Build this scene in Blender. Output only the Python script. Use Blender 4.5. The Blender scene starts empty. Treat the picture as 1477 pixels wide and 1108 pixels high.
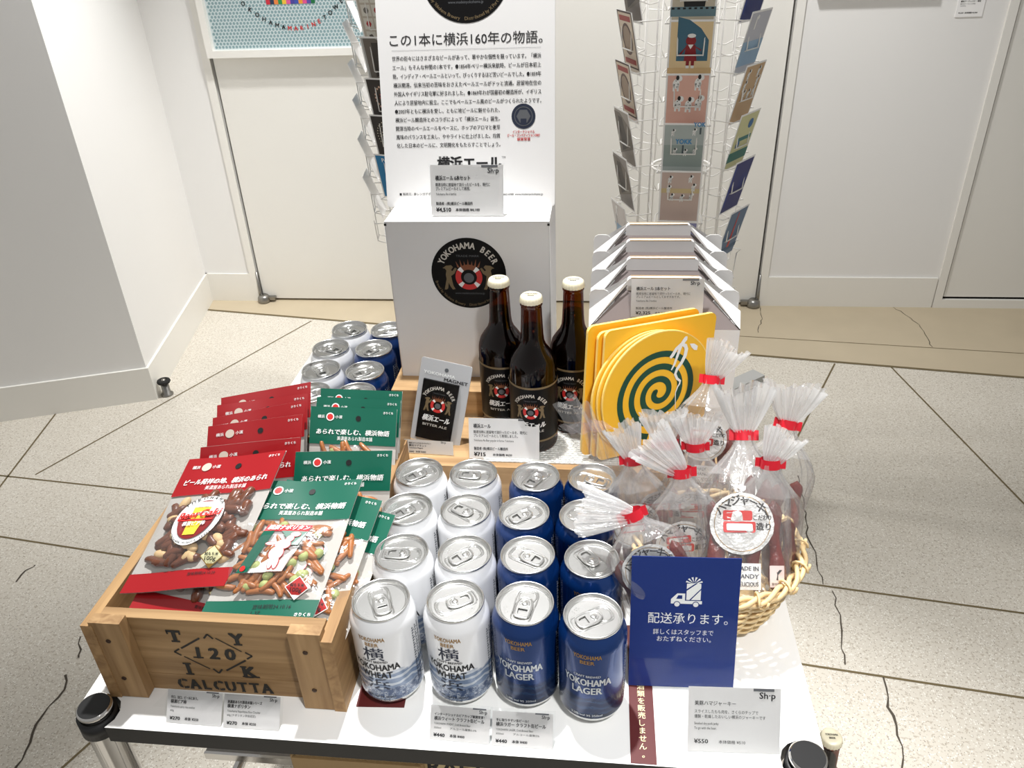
import bpy, math, random
from mathutils import Matrix, Vector
random.seed(7)
SC = bpy.context.scene
COL = SC.collection
PI = math.pi
T = 0.78                      # height of the cart's top above the floor
sin, cos, rad = math.sin, math.cos, math.radians

# ------------------------------------------------------------------ camera
cd = bpy.data.cameras.new('camera')
cam = bpy.data.objects.new('camera', cd)
COL.objects.link(cam)
cd.sensor_width = 36.0
cd.lens = 1149.75 / 1477 * 36.0
cd.clip_start = 0.02
R_, U_, F_ = Vector((0.99421941, 0.10098322, -0.03647131)), Vector((-0.02053786, 0.512286, 0.8585693)), Vector((-0.10538484, 0.85285722, -0.51139866))
mw = Matrix.Identity(4)
for i in range(3):
    mw[i][0], mw[i][1], mw[i][2] = R_[i], U_[i], -F_[i]
mw[0][3], mw[1][3], mw[2][3] = 0.06502, -0.46889, 0.69697 + T
cam.matrix_world = mw
SC.camera = cam

# ------------------------------------------------------------------ world, lights, exposure
SC.view_settings.view_transform = 'Standard'
SC.view_settings.look = 'None'
SC.view_settings.gamma = 1.0
SC.view_settings.use_curve_mapping = False
SC.view_settings.exposure = 0.0
SC.cycles.transparent_max_bounces = 40
SC.cycles.max_bounces = 8
SC.cycles.diffuse_bounces = 4
SC.cycles.use_denoising = True
w = bpy.data.worlds.new('room_light'); SC.world = w
w.use_nodes = True
bg = w.node_tree.nodes['Background']
bg.inputs[0].default_value = (1.0, 0.99, 0.97, 1)
bg.inputs[1].default_value = 0.37

def spot(name, loc, target, power, angle, blend, size, col=(1, 0.992, 0.98)):
    l = bpy.data.lights.new(name, 'SPOT')
    l.energy = power; l.spot_size = rad(angle); l.spot_blend = blend; l.shadow_soft_size = size; l.color = col
    o = bpy.data.objects.new(name, l); COL.objects.link(o)
    o.location = loc
    o.rotation_euler = (Vector(target) - Vector(loc)).to_track_quat('-Z', 'Y').to_euler()
    return o
spot('track_spot_key', (-0.20, 0.64, 2.75), (0.0, 0.22, T), 235, 50, 0.6, 0.035)
spot('track_spot_front', (0.55, -0.75, 2.75), (0.14, 0.13, T), 150, 33, 0.9, 0.08)
spot('track_spot_column', (-0.55, 2.0, 2.75), (-1.45, 1.95, 0.3), 225, 62, 1.0, 0.05)
spot('track_spot_door', (0.15, 1.75, 2.75), (0.15, 2.69, 0.9), 135, 95, 0.8, 0.05)
spot('track_spot_floor', (1.05, 0.35, 2.75), (1.10, 0.15, 0.0), 115, 50, 0.9, 0.06)
spot('track_spot_cross', (-0.75, 1.65, 2.75), (1.0, 1.25, 0.0), 50, 50, 0.8, 0.05)

# ------------------------------------------------------------------ materials
def C(r, g, b):
    f = lambda v: (v / 255 / 12.92) if v / 255 <= 0.04045 else ((v / 255 + 0.055) / 1.055) ** 2.4
    return (f(r), f(g), f(b), 1)
MC = {}
def mat(name, col, rough=0.5, metal=0.0, spec=0.5, var=None, bump=None, coat=0.0):
    """principled with optional noise variation (scale, amount) and noise bump (scale, strength)"""
    if name in MC: return MC[name]
    m = bpy.data.materials.new(name); m.use_nodes = True
    nt = m.node_tree; N = nt.nodes; L = nt.links; b = N['Principled BSDF']
    b.inputs['Base Color'].default_value = col
    b.inputs['Roughness'].default_value = rough
    b.inputs['Metallic'].default_value = metal
    b.inputs['Specular IOR Level'].default_value = spec
    b.inputs['Coat Weight'].default_value = coat
    tc = N.new('ShaderNodeTexCoord')
    if var:
        n = N.new('ShaderNodeTexNoise'); n.inputs['Scale'].default_value = var[0]; n.inputs['Detail'].default_value = 3
        L.new(tc.outputs['Object'], n.inputs['Vector'])
        mx = N.new('ShaderNodeMix'); mx.data_type = 'RGBA'
        mx.inputs[6].default_value = tuple(c * (1 - var[1]) for c in col[:3]) + (1,)
        mx.inputs[7].default_value = tuple(min(1, c * (1 + var[1])) for c in col[:3]) + (1,)
        L.new(n.outputs['Fac'], mx.inputs[0]); L.new(mx.outputs[2], b.inputs['Base Color'])
    if bump:
        n = N.new('ShaderNodeTexNoise'); n.inputs['Scale'].default_value = bump[0]; n.inputs['Detail'].default_value = 4
        L.new(tc.outputs['Object'], n.inputs['Vector'])
        bp = N.new('ShaderNodeBump'); bp.inputs['Strength'].default_value = bump[1]; bp.inputs['Distance'].default_value = 0.002
        L.new(n.outputs['Fac'], bp.inputs['Height']); L.new(bp.outputs['Normal'], b.inputs['Normal'])
    MC[name] = m
    return m

def film(name, white=0.12, gloss=0.25, rough=0.12, tint=(1, 1, 1, 1), noise=60):
    """thin clear plastic: mostly transparent, some milky diffuse, facing dependent gloss"""
    m = bpy.data.materials.new(name); m.use_nodes = True
    nt = m.node_tree; N = nt.nodes; L = nt.links; N.clear()
    out = N.new('ShaderNodeOutputMaterial'); tr = N.new('ShaderNodeBsdfTransparent'); tr.inputs[0].default_value = tint
    df = N.new('ShaderNodeBsdfDiffuse'); df.inputs[0].default_value = (0.95, 0.95, 0.95, 1)
    gl = N.new('ShaderNodeBsdfGlossy'); gl.inputs['Roughness'].default_value = rough
    tl = N.new('ShaderNodeBsdfTranslucent'); tl.inputs[0].default_value = (0.95, 0.95, 0.95, 1)
    ms = N.new('ShaderNodeMixShader'); ms.inputs[0].default_value = 0.5
    L.new(df.outputs[0], ms.inputs[1]); L.new(tl.outputs[0], ms.inputs[2])
    m1 = N.new('ShaderNodeMixShader'); m1.inputs[0].default_value = white
    L.new(tr.outputs[0], m1.inputs[1]); L.new(ms.outputs[0], m1.inputs[2])
    lw = N.new('ShaderNodeLayerWeight'); lw.inputs['Blend'].default_value = 0.35
    mp = N.new('ShaderNodeMapRange'); mp.inputs[3].default_value = gloss * 0.25; mp.inputs[4].default_value = gloss * 1.6
    L.new(lw.outputs['Facing'], mp.inputs[0])
    m2 = N.new('ShaderNodeMixShader'); L.new(mp.outputs[0], m2.inputs[0])
    L.new(m1.outputs[0], m2.inputs[1]); L.new(gl.outputs[0], m2.inputs[2])
    if noise:
        tc = N.new('ShaderNodeTexCoord'); nz = N.new('ShaderNodeTexNoise'); nz.inputs['Scale'].default_value = noise
        bp = N.new('ShaderNodeBump'); bp.inputs['Strength'].default_value = 0.35; bp.inputs['Distance'].default_value = 0.004
        L.new(tc.outputs['Object'], nz.inputs['Vector']); L.new(nz.outputs['Fac'], bp.inputs['Height'])
        L.new(bp.outputs['Normal'], gl.inputs['Normal'])
    L.new(m2.outputs[0], out.inputs[0])
    return m

def wood(name, a, b, scale=14, axis='X'):
    m = bpy.data.materials.new(name); m.use_nodes = True
    nt = m.node_tree; N = nt.nodes; L = nt.links; p = N['Principled BSDF']
    tc = N.new('ShaderNodeTexCoord'); mp = N.new('ShaderNodeMapping')
    s = [scale * 4] * 3; s['XYZ'.index(axis)] = scale * 0.25
    mp.inputs['Scale'].default_value = s
    L.new(tc.outputs['Object'], mp.inputs[0])
    n = N.new('ShaderNodeTexNoise'); n.inputs['Scale'].default_value = 1.6; n.inputs['Detail'].default_value = 6; n.inputs['Distortion'].default_value = 0.6
    L.new(mp.outputs[0], n.inputs['Vector'])
    r = N.new('ShaderNodeValToRGB'); r.color_ramp.elements[0].position = 0.3; r.color_ramp.elements[1].position = 0.72
    r.color_ramp.elements[0].color = a; r.color_ramp.elements[1].color = b
    L.new(n.outputs['Fac'], r.inputs[0]); L.new(r.outputs[0], p.inputs['Base Color'])
    bp = N.new('ShaderNodeBump'); bp.inputs['Strength'].default_value = 0.25; bp.inputs['Distance'].default_value = 0.001
    L.new(n.outputs['Fac'], bp.inputs['Height']); L.new(bp.outputs['Normal'], p.inputs['Normal'])
    p.inputs['Roughness'].default_value = 0.62
    return m

def terrazzo():
    m = bpy.data.materials.new('terrazzo'); m.use_nodes = True
    nt = m.node_tree; N = nt.nodes; L = nt.links; p = N['Principled BSDF']
    tc = N.new('ShaderNodeTexCoord')
    def chips(scale, lo, hi, seedoff):
        mp = N.new('ShaderNodeMapping'); mp.inputs['Location'].default_value = (seedoff, seedoff * 2, 0)
        L.new(tc.outputs['Object'], mp.inputs[0])
        v = N.new('ShaderNodeTexVoronoi'); v.inputs['Scale'].default_value = scale
        L.new(mp.outputs[0], v.inputs['Vector'])
        sp = N.new('ShaderNodeSeparateColor'); L.new(v.outputs['Color'], sp.inputs[0])
        a = N.new('ShaderNodeMath'); a.operation = 'GREATER_THAN'; a.inputs[1].default_value = hi; L.new(sp.outputs[0], a.inputs[0])
        d = N.new('ShaderNodeMath'); d.operation = 'LESS_THAN'; d.inputs[1].default_value = lo; L.new(v.outputs['Distance'], d.inputs[0])
        q = N.new('ShaderNodeMath'); q.operation = 'MULTIPLY'; L.new(a.outputs[0], q.inputs[0]); L.new(d.outputs[0], q.inputs[1])
        return q
    def mix(fac, c0, c1):
        x = N.new('ShaderNodeMix'); x.data_type = 'RGBA'
        L.new(fac, x.inputs[0])
        if isinstance(c0, tuple): x.inputs[6].default_value = c0
        else: L.new(c0, x.inputs[6])
        x.inputs[7].default_value = c1
        return x.outputs[2]
    n = N.new('ShaderNodeTexNoise'); n.inputs['Scale'].default_value = 5; n.inputs['Detail'].default_value = 6
    L.new(tc.outputs['Object'], n.inputs['Vector'])
    c = mix(n.outputs['Fac'], C(206, 199, 186), C(222, 216, 204))
    n2 = N.new('ShaderNodeTexNoise'); n2.inputs['Scale'].default_value = 140; n2.inputs['Detail'].default_value = 2
    L.new(tc.outputs['Object'], n2.inputs['Vector'])
    r = N.new('ShaderNodeMapRange'); r.inputs[1].default_value = 0.56; r.inputs[2].default_value = 0.66; L.new(n2.outputs['Fac'], r.inputs[0])
    c = mix(r.outputs[0], c, C(188, 178, 163))
    c = mix(chips(230, 0.42, 0.74, 3.1).outputs[0], c, C(236, 232, 223))
    c = mix(chips(300, 0.36, 0.84, 7.7).outputs[0], c, C(164, 154, 140))
    c = mix(chips(170, 0.22, 0.95, 1.9).outputs[0], c, C(136, 126, 114))
    L.new(c, p.inputs['Base Color'])
    p.inputs['Roughness'].default_value = 0.42
    return m

def can_print(name, top, mid, dark, light, zsplit, metal=0.35):
    """printed can: plain top colour, harbour scene print in the lower part"""
    m = bpy.data.materials.new(name); m.use_nodes = True
    nt = m.node_tree; N = nt.nodes; L = nt.links; p = N['Principled BSDF']
    tc = N.new('ShaderNodeTexCoord'); sx = N.new('ShaderNodeSeparateXYZ'); L.new(tc.outputs['Object'], sx.inputs[0])
    at = N.new('ShaderNodeMath'); at.operation = 'ARCTAN2'; L.new(sx.outputs[0], at.inputs[0]); L.new(sx.outputs[1], at.inputs[1])
    cb = N.new('ShaderNodeCombineXYZ'); ml = N.new('ShaderNodeMath'); ml.operation = 'MULTIPLY'; ml.inputs[1].default_value = 0.033
    L.new(at.outputs[0], ml.inputs[0]); L.new(ml.outputs[0], cb.inputs[0]); L.new(sx.outputs[2], cb.inputs[1])
    n = N.new('ShaderNodeTexNoise'); n.inputs['Scale'].default_value = 45; n.inputs['Detail'].default_value = 3; L.new(cb.outputs[0], n.inputs['Vector'])
    # wavy coast lines
    ad = N.new('ShaderNodeMath'); ad.operation = 'MULTIPLY_ADD'; ad.inputs[1].default_value = 0.022; L.new(n.outputs['Fac'], ad.inputs[0]); L.new(sx.outputs[2], ad.inputs[2])
    def step(lo, hi, src):
        r = N.new('ShaderNodeMapRange'); r.inputs[1].default_value = lo; r.inputs[2].default_value = hi; L.new(src, r.inputs[0]); return r.outputs[0]
    def mix(fac, a, b):
        x = N.new('ShaderNodeMix'); x.data_type = 'RGBA'; L.new(fac, x.inputs[0])
        for k, v in ((6, a), (7, b)):
            if isinstance(v, tuple): x.inputs[k].default_value = v
            else: L.new(v, x.inputs[k])
        return x.outputs[2]
    bk = N.new('ShaderNodeTexBrick'); bk.inputs['Scale'].default_value = 110; bk.inputs['Color1'].default_value = light; bk.inputs['Color2'].default_value = mid; bk.inputs['Mortar'].default_value = dark
    bk.inputs['Mortar Size'].default_value = 0.03; bk.offset = 0.37
    dn = N.new('ShaderNodeTexNoise'); dn.inputs['Scale'].default_value = 90; L.new(cb.outputs[0], dn.inputs['Vector'])
    va = N.new('ShaderNodeVectorMath'); va.operation = 'MULTIPLY_ADD'; va.inputs[1].default_value = (0.006, 0.006, 0.006)
    L.new(dn.outputs['Color'], va.inputs[0]); L.new(cb.outputs[0], va.inputs[2]); L.new(va.outputs[0], bk.inputs['Vector'])
    n3 = N.new('ShaderNodeTexNoise'); n3.inputs['Scale'].default_value = 160; n3.inputs['Detail'].default_value = 5; L.new(cb.outputs[0], n3.inputs['Vector'])
    town = mix(step(0.45, 0.6, n3.outputs['Fac']), bk.outputs[0], dark)
    wv = N.new('ShaderNodeTexWave'); wv.bands_direction = 'Y'; wv.inputs['Scale'].default_value = 38; wv.inputs['Distortion'].default_value = 6; wv.inputs['Detail'].default_value = 2
    L.new(cb.outputs[0], wv.inputs['Vector'])
    sea = mix(step(0.55, 0.8, wv.outputs['Fac']), mid, light)
    c = mix(step(zsplit - 0.012, zsplit - 0.009, ad.outputs[0]), town, sea)
    c = mix(step(zsplit + 0.010, zsplit + 0.013, ad.outputs[0]), c, top)
    L.new(c, p.inputs['Base Color'])
    p.inputs['Metallic'].default_value = metal; p.inputs['Roughness'].default_value = 0.24
    p.inputs['Coat Weight'].default_value = 0.4; p.inputs['Coat Roughness'].default_value = 0.08
    return m

M_WALL = mat('white_plaster', C(238, 237, 235), 0.75, var=(3, 0.015), bump=(120, 0.05))
M_DOOR = mat('white_painted_panel', C(235, 233, 227), 0.5, var=(2, 0.01))
M_BASE = mat('white_gloss_paint', C(238, 236, 230), 0.42)
M_GAP = mat('shadow_gap', C(40, 36, 32), 0.9)
M_TERR = terrazzo()
M_BAND = mat('beige_concrete', C(196, 182, 156), 0.5, var=(6, 0.09), bump=(60, 0.05))
M_BRASS = mat('joint_brass', C(122, 108, 78), 0.5, 0.4, var=(30, 0.2))
M_CRACK = mat('crack_dirt', C(78, 70, 60), 0.9)
M_CHROME = mat('chrome', C(215, 213, 210), 0.12, 1.0)
M_STEEL = mat('brushed_steel', C(150, 148, 144), 0.35, 1.0, var=(80, 0.15))
M_BLACK = mat('black_plastic', C(20, 20, 21), 0.45)
M_RUBBER = mat('black_rubber', C(28, 27, 26), 0.8)
M_LAM = mat('white_laminate', C(238, 238, 236), 0.38, var=(4, 0.01))
M_EDGE = mat('black_edge_band', C(36, 35, 33), 0.5)
M_ALU = mat('can_aluminium', C(222, 222, 220), 0.26, 1.0, bump=(400, 0.012))
M_WHEAT = can_print('wheat_can_print', C(234, 235, 237), C(118, 136, 164), C(66, 84, 118), C(190, 198, 208), 0.052, 0.10)
M_LAGER = can_print('lager_can_print', C(10, 52, 112), C(14, 36, 76), C(8, 18, 44), C(34, 60, 98), 0.042, 0.45)
M_GOLD = mat('gold_ink', C(170, 132, 70), 0.35, 0.6)
M_INK = mat('black_ink', C(24, 24, 27), 0.6)
M_NAVYINK = mat('navy_ink', C(30, 38, 58), 0.5)
M_GREYINK = mat('grey_ink', C(90, 92, 96), 0.6)
M_PALEINK = mat('pale_grey_ink', C(205, 200, 190), 0.5)
M_WHITE = mat('white_ink', C(240, 240, 238), 0.5)
M_SILV = mat('silver_ink', C(200, 204, 206), 0.35, 0.4)
M_RED = mat('red_ink', C(206, 46, 44), 0.45)
M_DKGOLD = mat('dull_gold_ink', C(118, 100, 70), 0.5)
M_BROWNINK = mat('crown_brown_ink', C(130, 74, 44), 0.5)
M_BOARD = mat('notice_paper', C(232, 231, 230), 0.6)
M_PAPER = mat('white_paper', C(245, 244, 243), 0.6)
M_CARTON = mat('white_carton', C(240, 239, 238), 0.5, var=(8, 0.01))
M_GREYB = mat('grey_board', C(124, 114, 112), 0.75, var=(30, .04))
M_KRAFT = mat('kraft_edge', C(172, 142, 100), 0.8)
M_LABEL = mat('black_label', C(12, 11, 12), 0.4, spec=0.2)
M_ACR = film('clear_acrylic', 0.0, 0.035, 0.04, (0.985, 0.99, 0.99, 1), 0)
M_FILM = film('clear_bag_film', 0.03, 0.2, 0.14, noise=90)
M_JFILM = film('crinkled_bag_film', 0.07, 0.26, 0.16, noise=110)
M_TUFT = film('gathered_bag_film', 0.44, 0.45, 0.18, noise=150)
M_AMBER = film('amber_glass', 0.0, 0.13, 0.03, (0.30, 0.10, 0.025, 1), 0)
M_BEER = mat('dark_beer', C(14, 5, 3), 0.2)
M_CAP = mat('cream_cap', C(236, 228, 200), 0.35, 0.1)
M_WOOD = wood('crate_pine', C(136, 104, 66), C(178, 144, 100), 14, 'X')
M_WOODY = wood('crate_pine_side', C(138, 104, 66), C(180, 144, 98), 14, 'Y')
M_WOODZ = wood('crate_pine_batten', C(140, 107, 69), C(182, 148, 104), 14, 'Z')
M_RISER = wood('riser_pine', C(150, 116, 76), C(190, 156, 112), 12, 'X')
M_STENCIL = mat('stencil_ink', C(46, 44, 40), 0.8)
M_SCREW = mat('rusty_screw', C(74, 56, 44), 0.5, 0.7)
M_PKRED = mat('red_print_film', C(158, 16, 24), 0.32, coat=0.4, var=(6, 0.05))
M_PKGRN = mat('green_print_film', C(8, 92, 72), 0.32, coat=0.4, var=(6, 0.05))
M_PEANUT = mat('peanut', C(214, 182, 134), 0.6, var=(120, 0.12))
M_CRKBR = mat('brown_cracker', C(106, 62, 42), 0.35, var=(150, 0.3), coat=0.3)
M_CRKOR = mat('orange_cracker', C(164, 102, 56), 0.38, var=(150, 0.28), coat=0.3)
M_PEA = mat('green_pea', C(168, 178, 112), 0.6, var=(200, 0.3))
M_YEL = mat('yellow_card', C(248, 190, 44), 0.4, coat=0.2)
M_YELED = mat('yellow_card_edge', C(250, 214, 120), 0.5)
M_COIL = mat('dark_green_ink', C(16, 72, 56), 0.45)
M_JERKY = mat('dark_red_jerky', C(104, 28, 20), 0.3, var=(90, 0.45), bump=(160, 0.6))
M_TIE = mat('red_tape', C(214, 22, 44), 0.35, coat=0.3)
M_WICK = mat('wicker', C(226, 198, 148), 0.55, var=(40, 0.16))
M_NAVY = mat('navy_print', C(20, 46, 116), 0.4, spec=0.25)
M_MAROON = mat('maroon_sticker', C(88, 26, 26), 0.5)
M_CREAM = mat('cream_ink', C(238, 224, 178), 0.5)
M_WIRE = mat('white_wire', C(242, 240, 236), 0.35)
M_CORR = mat('corrugated_board', C(186, 156, 112), 0.8, var=(20, 0.08))
M_MAT = mat('silver_mesh', C(214, 214, 210), 0.4, 0.5, bump=(260, 1.0))
M_GREYLAM = mat('grey_shelf', C(150, 148, 146), 0.5, var=(90, 0.25))
M_MAGBACK = mat('grey_backing_card', C(188, 188, 190), 0.45)

# ------------------------------------------------------------------ mesh builder
TXT = {}
def text_mesh(s, bold):
    k = (s, bold)
    if k not in TXT:
        c = bpy.data.curves.new('glyphs', 'FONT'); c.body = s; c.size = 1; c.resolution_u = 2
        o = bpy.data.objects.new('glyphs', c)
        m = bpy.data.meshes.new_from_object(o)
        TXT[k] = ([v.co.copy() for v in m.vertices], [tuple(p.vertices) for p in m.polygons])
        bpy.data.objects.remove(o); bpy.data.curves.remove(c); bpy.data.meshes.remove(m)
    return TXT[k]

class MB:
    def __init__(s, M=None):
        s.v, s.f, s.mi, s.sm, s.mats = [], [], [], [], []
        s.M = M or Matrix.Identity(4); s.fn = None
    def add(s, verts, faces, m, smooth=False):
        if m not in s.mats: s.mats.append(m)
        k = s.mats.index(m); b = len(s.v)
        for p in verts:
            p = Vector(p)
            if s.fn: p = Vector(s.fn(p))
            s.v.append(s.M @ p)
        for f in faces:
            s.f.append([b + i for i in f]); s.mi.append(k); s.sm.append(smooth)
    def box(s, c, d, m, R=None):
        vs = []
        for dz in (-1, 1):
            for dx, dy in ((-1, -1), (1, -1), (1, 1), (-1, 1)):
                p = Vector((dx * d[0] / 2, dy * d[1] / 2, dz * d[2] / 2))
                if R: p = R @ p
                vs.append(Vector(c) + p)
        s.add(vs, [(3, 2, 1, 0), (4, 5, 6, 7), (0, 1, 5, 4), (1, 2, 6, 5), (2, 3, 7, 6), (3, 0, 4, 7)], m)
    def poly(s, pts, m): s.add(pts, [tuple(range(len(pts)))], m)
    def flat(s, pts, m, z=0.0): s.add([(x, y, z) for x, y in pts], [tuple(range(len(pts)))], m)
    def rect(s, x0, y0, x1, y1, m, z=0.0): s.flat([(x0, y0), (x1, y0), (x1, y1), (x0, y1)], m, z)
    def disc(s, cx, cy, r, m, z=0.0, n=32, ry=None, rot=0):
        ry = ry or r
        s.flat([(cx + r * cos(a) * cos(rot) - ry * sin(a) * sin(rot), cy + r * cos(a) * sin(rot) + ry * sin(a) * cos(rot)) for a in (2 * PI * i / n for i in range(n))], m, z)
    def ring(s, cx, cy, r0, r1, m, z=0.0, a0=0, a1=360, n=32):
        k = max(2, int(n * abs(a1 - a0) / 360)); vs = []; fs = []
        for i in range(k + 1):
            a = rad(a0 + (a1 - a0) * i / k)
            vs += [(cx + r0 * cos(a), cy + r0 * sin(a), z), (cx + r1 * cos(a), cy + r1 * sin(a), z)]
        for i in range(k): fs.append((2 * i, 2 * i + 1, 2 * i + 3, 2 * i + 2))
        s.add(vs, fs, m)
    def prism(s, pts, z0, z1, m, side=None):
        n = len(pts)
        s.add([(x, y, z0) for x, y in pts] + [(x, y, z1) for x, y in pts], [tuple(reversed(range(n))), tuple(range(n, 2 * n))], m)
        s.add([(x, y, z0) for x, y in pts] + [(x, y, z1) for x, y in pts], [(i, (i + 1) % n, n + (i + 1) % n, n + i) for i in range(n)], side or m)
    def ribbon(s, pts, ws, m, z=0.0):
        P = [Vector(p) for p in pts]; vs = []
        for i, p in enumerate(P):
            t = (P[min(i + 1, len(P) - 1)] - P[max(i - 1, 0)]).normalized(); n = Vector((-t.y, t.x)) * ws[i] / 2
            vs += [(p.x - n.x, p.y - n.y, z), (p.x + n.x, p.y + n.y, z)]
        s.add(vs, [(2 * i, 2 * i + 2, 2 * i + 3, 2 * i + 1) for i in range(len(P) - 1)], m)
    def ringprism(s, outer, inner, z0, z1, m):
        n = len(outer); vs = [(x, y, z) for z in (z0, z1) for L in (outer, inner) for x, y in L]; fs = []
        for i in range(n):
            j = (i + 1) % n
            fs += [(2 * n + i, 2 * n + j, 3 * n + j, 3 * n + i), (i, j, 2 * n + j, 2 * n + i), (n + j, n + i, 3 * n + i, 3 * n + j), (j, i, n + i, n + j)]
        s.add(vs, fs, m)
    def lathe(s, prof, m, n=40, smooth=True, c=(0, 0, 0)):
        vs = []; fs = []
        for r, z in prof:
            for i in range(n):
                a = 2 * PI * i / n; vs.append((c[0] + r * cos(a), c[1] + r * sin(a), c[2] + z))
        for k in range(len(prof) - 1):
            for i in range(n):
                j = (i + 1) % n; fs.append((k * n + i, k * n + j, (k + 1) * n + j, (k + 1) * n + i))
        s.add(vs, fs, m, smooth)
    def tube(s, pts, r, m, n=6, closed=False):
        P = [Vector(p) for p in pts]; k = len(P); vs = []; fs = []
        rs = r if isinstance(r, (list, tuple)) else [r] * k
        t0 = (P[1] - P[0]).normalized()
        nrm = t0.orthogonal().normalized()
        for i in range(k):
            a = P[(i - 1) % k] if (closed or i > 0) else P[i]
            b = P[(i + 1) % k] if (closed or i < k - 1) else P[i]
            t = (b - a)
            t = t.normalized() if t.length > 1e-9 else t0
            nrm = nrm - t * nrm.dot(t)
            nrm = nrm.normalized() if nrm.length > 1e-6 else t.orthogonal().normalized()
            bn = t.cross(nrm)
            for q in range(n):
                an = 2 * PI * q / n; vs.append(P[i] + (nrm * cos(an) + bn * sin(an)) * rs[i])
        for i in range(k if closed else k - 1):
            j = (i + 1) % k
            for q in range(n): fs.append((i * n + q, i * n + (q + 1) % n, j * n + (q + 1) % n, j * n + q))
        if not closed: fs += [tuple(reversed(range(n))), tuple(range((k - 1) * n, k * n))]
        s.add(vs, fs, m, True)
    def grid(s, nu, nv, f, m, smooth=True, wrap=False):
        vs = [f(i / nu, j / nv) for j in range(nv + 1) for i in range(nu + (0 if wrap else 1))]
        W = nu if wrap else nu + 1; fs = []
        for j in range(nv):
            for i in range(nu):
                i2 = (i + 1) % W if wrap else i + 1
                fs.append((j * W + i, j * W + i2, (j + 1) * W + i2, (j + 1) * W + i))
        s.add(vs, fs, m, smooth)
    def ball(s, c, r, m, R=None, n=10, k=6):
        vs = []; fs = []
        for j in range(k + 1):
            th = PI * j / k
            for i in range(n):
                a = 2 * PI * i / n; p = Vector((r[0] * sin(th) * cos(a), r[1] * sin(th) * sin(a), r[2] * cos(th)))
                if R: p = R @ p
                vs.append(Vector(c) + p)
        for j in range(k):
            for i in range(n): fs.append((j * n + i, (j + 1) * n + i, (j + 1) * n + (i + 1) % n, j * n + (i + 1) % n))
        s.add(vs, fs, m, True)
    def text(s, t, x, y, size, m, z=0.0, width=None, bold=0.0, align='c', rot=0.0, slant=0.0, sx=1.0):
        vs, fs = text_mesh(t, 0)
        if not vs: return
        x0, x1 = min(v.x for v in vs), max(v.x for v in vs)
        k = (width / (x1 - x0)) if width else size * sx
        off = {'c': -(x0 + x1) / 2, 'l': -x0, 'r': -x1}[align]
        q = bold * 0.8
        for iz, (dx, dy) in enumerate(((0, 0),) if bold == 0 else ((-q, -q * .5), (q, q * .5)) if bold < .02 else ((-q, -q * .6), (q, -q * .6), (-q, q * .6), (q, q * .6))):
            out = []; zz = z + iz * 3e-5
            for v in vs:
                a, b = (v.x + off) * k + dx * size + slant * v.y * size, (v.y - 0.35 + dy) * size
                out.append((x + a * cos(rot) - b * sin(rot), y + a * sin(rot) + b * cos(rot), zz))
            s.add(out, fs, m)
    def arctext(s, t, cx, cy, R, size, a_mid, span, m, z=0.0, below=False, bold=0.02, sx=1.0):
        n = len(t)
        for i, ch in enumerate(t):
            if ch == ' ': continue
            u = (i / (n - 1) - 0.5) * span
            a = a_mid + u if below else a_mid - u
            s.text(ch, cx + R * cos(rad(a)), cy + R * sin(rad(a)), size, m, z, bold=bold, rot=rad(a + 90 if below else a - 90), sx=sx)
    def build(s, name, parent=None, M=None):
        me = bpy.data.meshes.new(name)
        me.from_pydata([tuple(v) for v in s.v], [], s.f)
        for m in s.mats: me.materials.append(m)
        me.polygons.foreach_set('material_index', s.mi); me.polygons.foreach_set('use_smooth', s.sm)
        me.update()
        o = bpy.data.objects.new(name, me); COL.objects.link(o)
        if parent: o.parent = parent
        if M is not None: o.matrix_basis = M
        return o

def tag(o, label, cat, group=None, kind=None):
    if label: o['label'] = label
    if cat: o['category'] = cat
    if group: o['group'] = group
    if kind: o['kind'] = kind
    return o
def thing(name, label, cat, M=None, group=None):
    o = bpy.data.objects.new(name, None); COL.objects.link(o); o.empty_display_size = 0.02
    if M is not None: o.matrix_world = M
    return tag(o, label, cat, group)
def struct(o): o['kind'] = 'structure'; return o
def at(x, y, z, rz=0.0): return Matrix.Translation((x, y, z)) @ Matrix.Rotation(rz, 4, 'Z')
def lean(x, y, z, elev=90, rz=0.0, roll=0.0):
    """frame at a bottom edge: x along the edge, y up the leaning face, z out of the face"""
    return at(x, y, z, rad(rz)) @ Matrix.Rotation(rad(elev), 4, 'X') @ Matrix.Rotation(rad(roll), 4, 'Z')
def copy_tree(root, M, label, group=None):
    r = root.copy(); COL.objects.link(r); r.matrix_world = M
    r['label'] = label
    if group: r['group'] = group
    kids = []
    for ch in list(root.children):
        c = ch.copy(); COL.objects.link(c); c.parent = r; kids.append(c)
        for g in list(ch.children):
            d = g.copy(); COL.objects.link(d); d.parent = c
    return r
def smooth_loop(pts, k=6):
    """closed Catmull-Rom through 2D points"""
    n = len(pts); out = []
    for i in range(n):
        p = [Vector(pts[(i + j) % n]) for j in (-1, 0, 1, 2)]
        for q in range(k):
            t = q / k
            out.append(tuple(0.5 * (2 * p[1] + (p[2] - p[0]) * t + (2 * p[0] - 5 * p[1] + 4 * p[2] - p[3]) * t * t + (3 * p[1] - p[0] - 3 * p[2] + p[3]) * t ** 3)))
    return out
def rrect(x0, y0, x1, y1, r, k=5):
    out = []
    for cx, cy, a in ((x1 - r, y1 - r, 0), (x0 + r, y1 - r, 90), (x0 + r, y0 + r, 180), (x1 - r, y0 + r, 270)):
        for i in range(k + 1):
            b = rad(a + 90 * i / k); out.append((cx + r * cos(b), cy + r * sin(b)))
    return out

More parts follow.
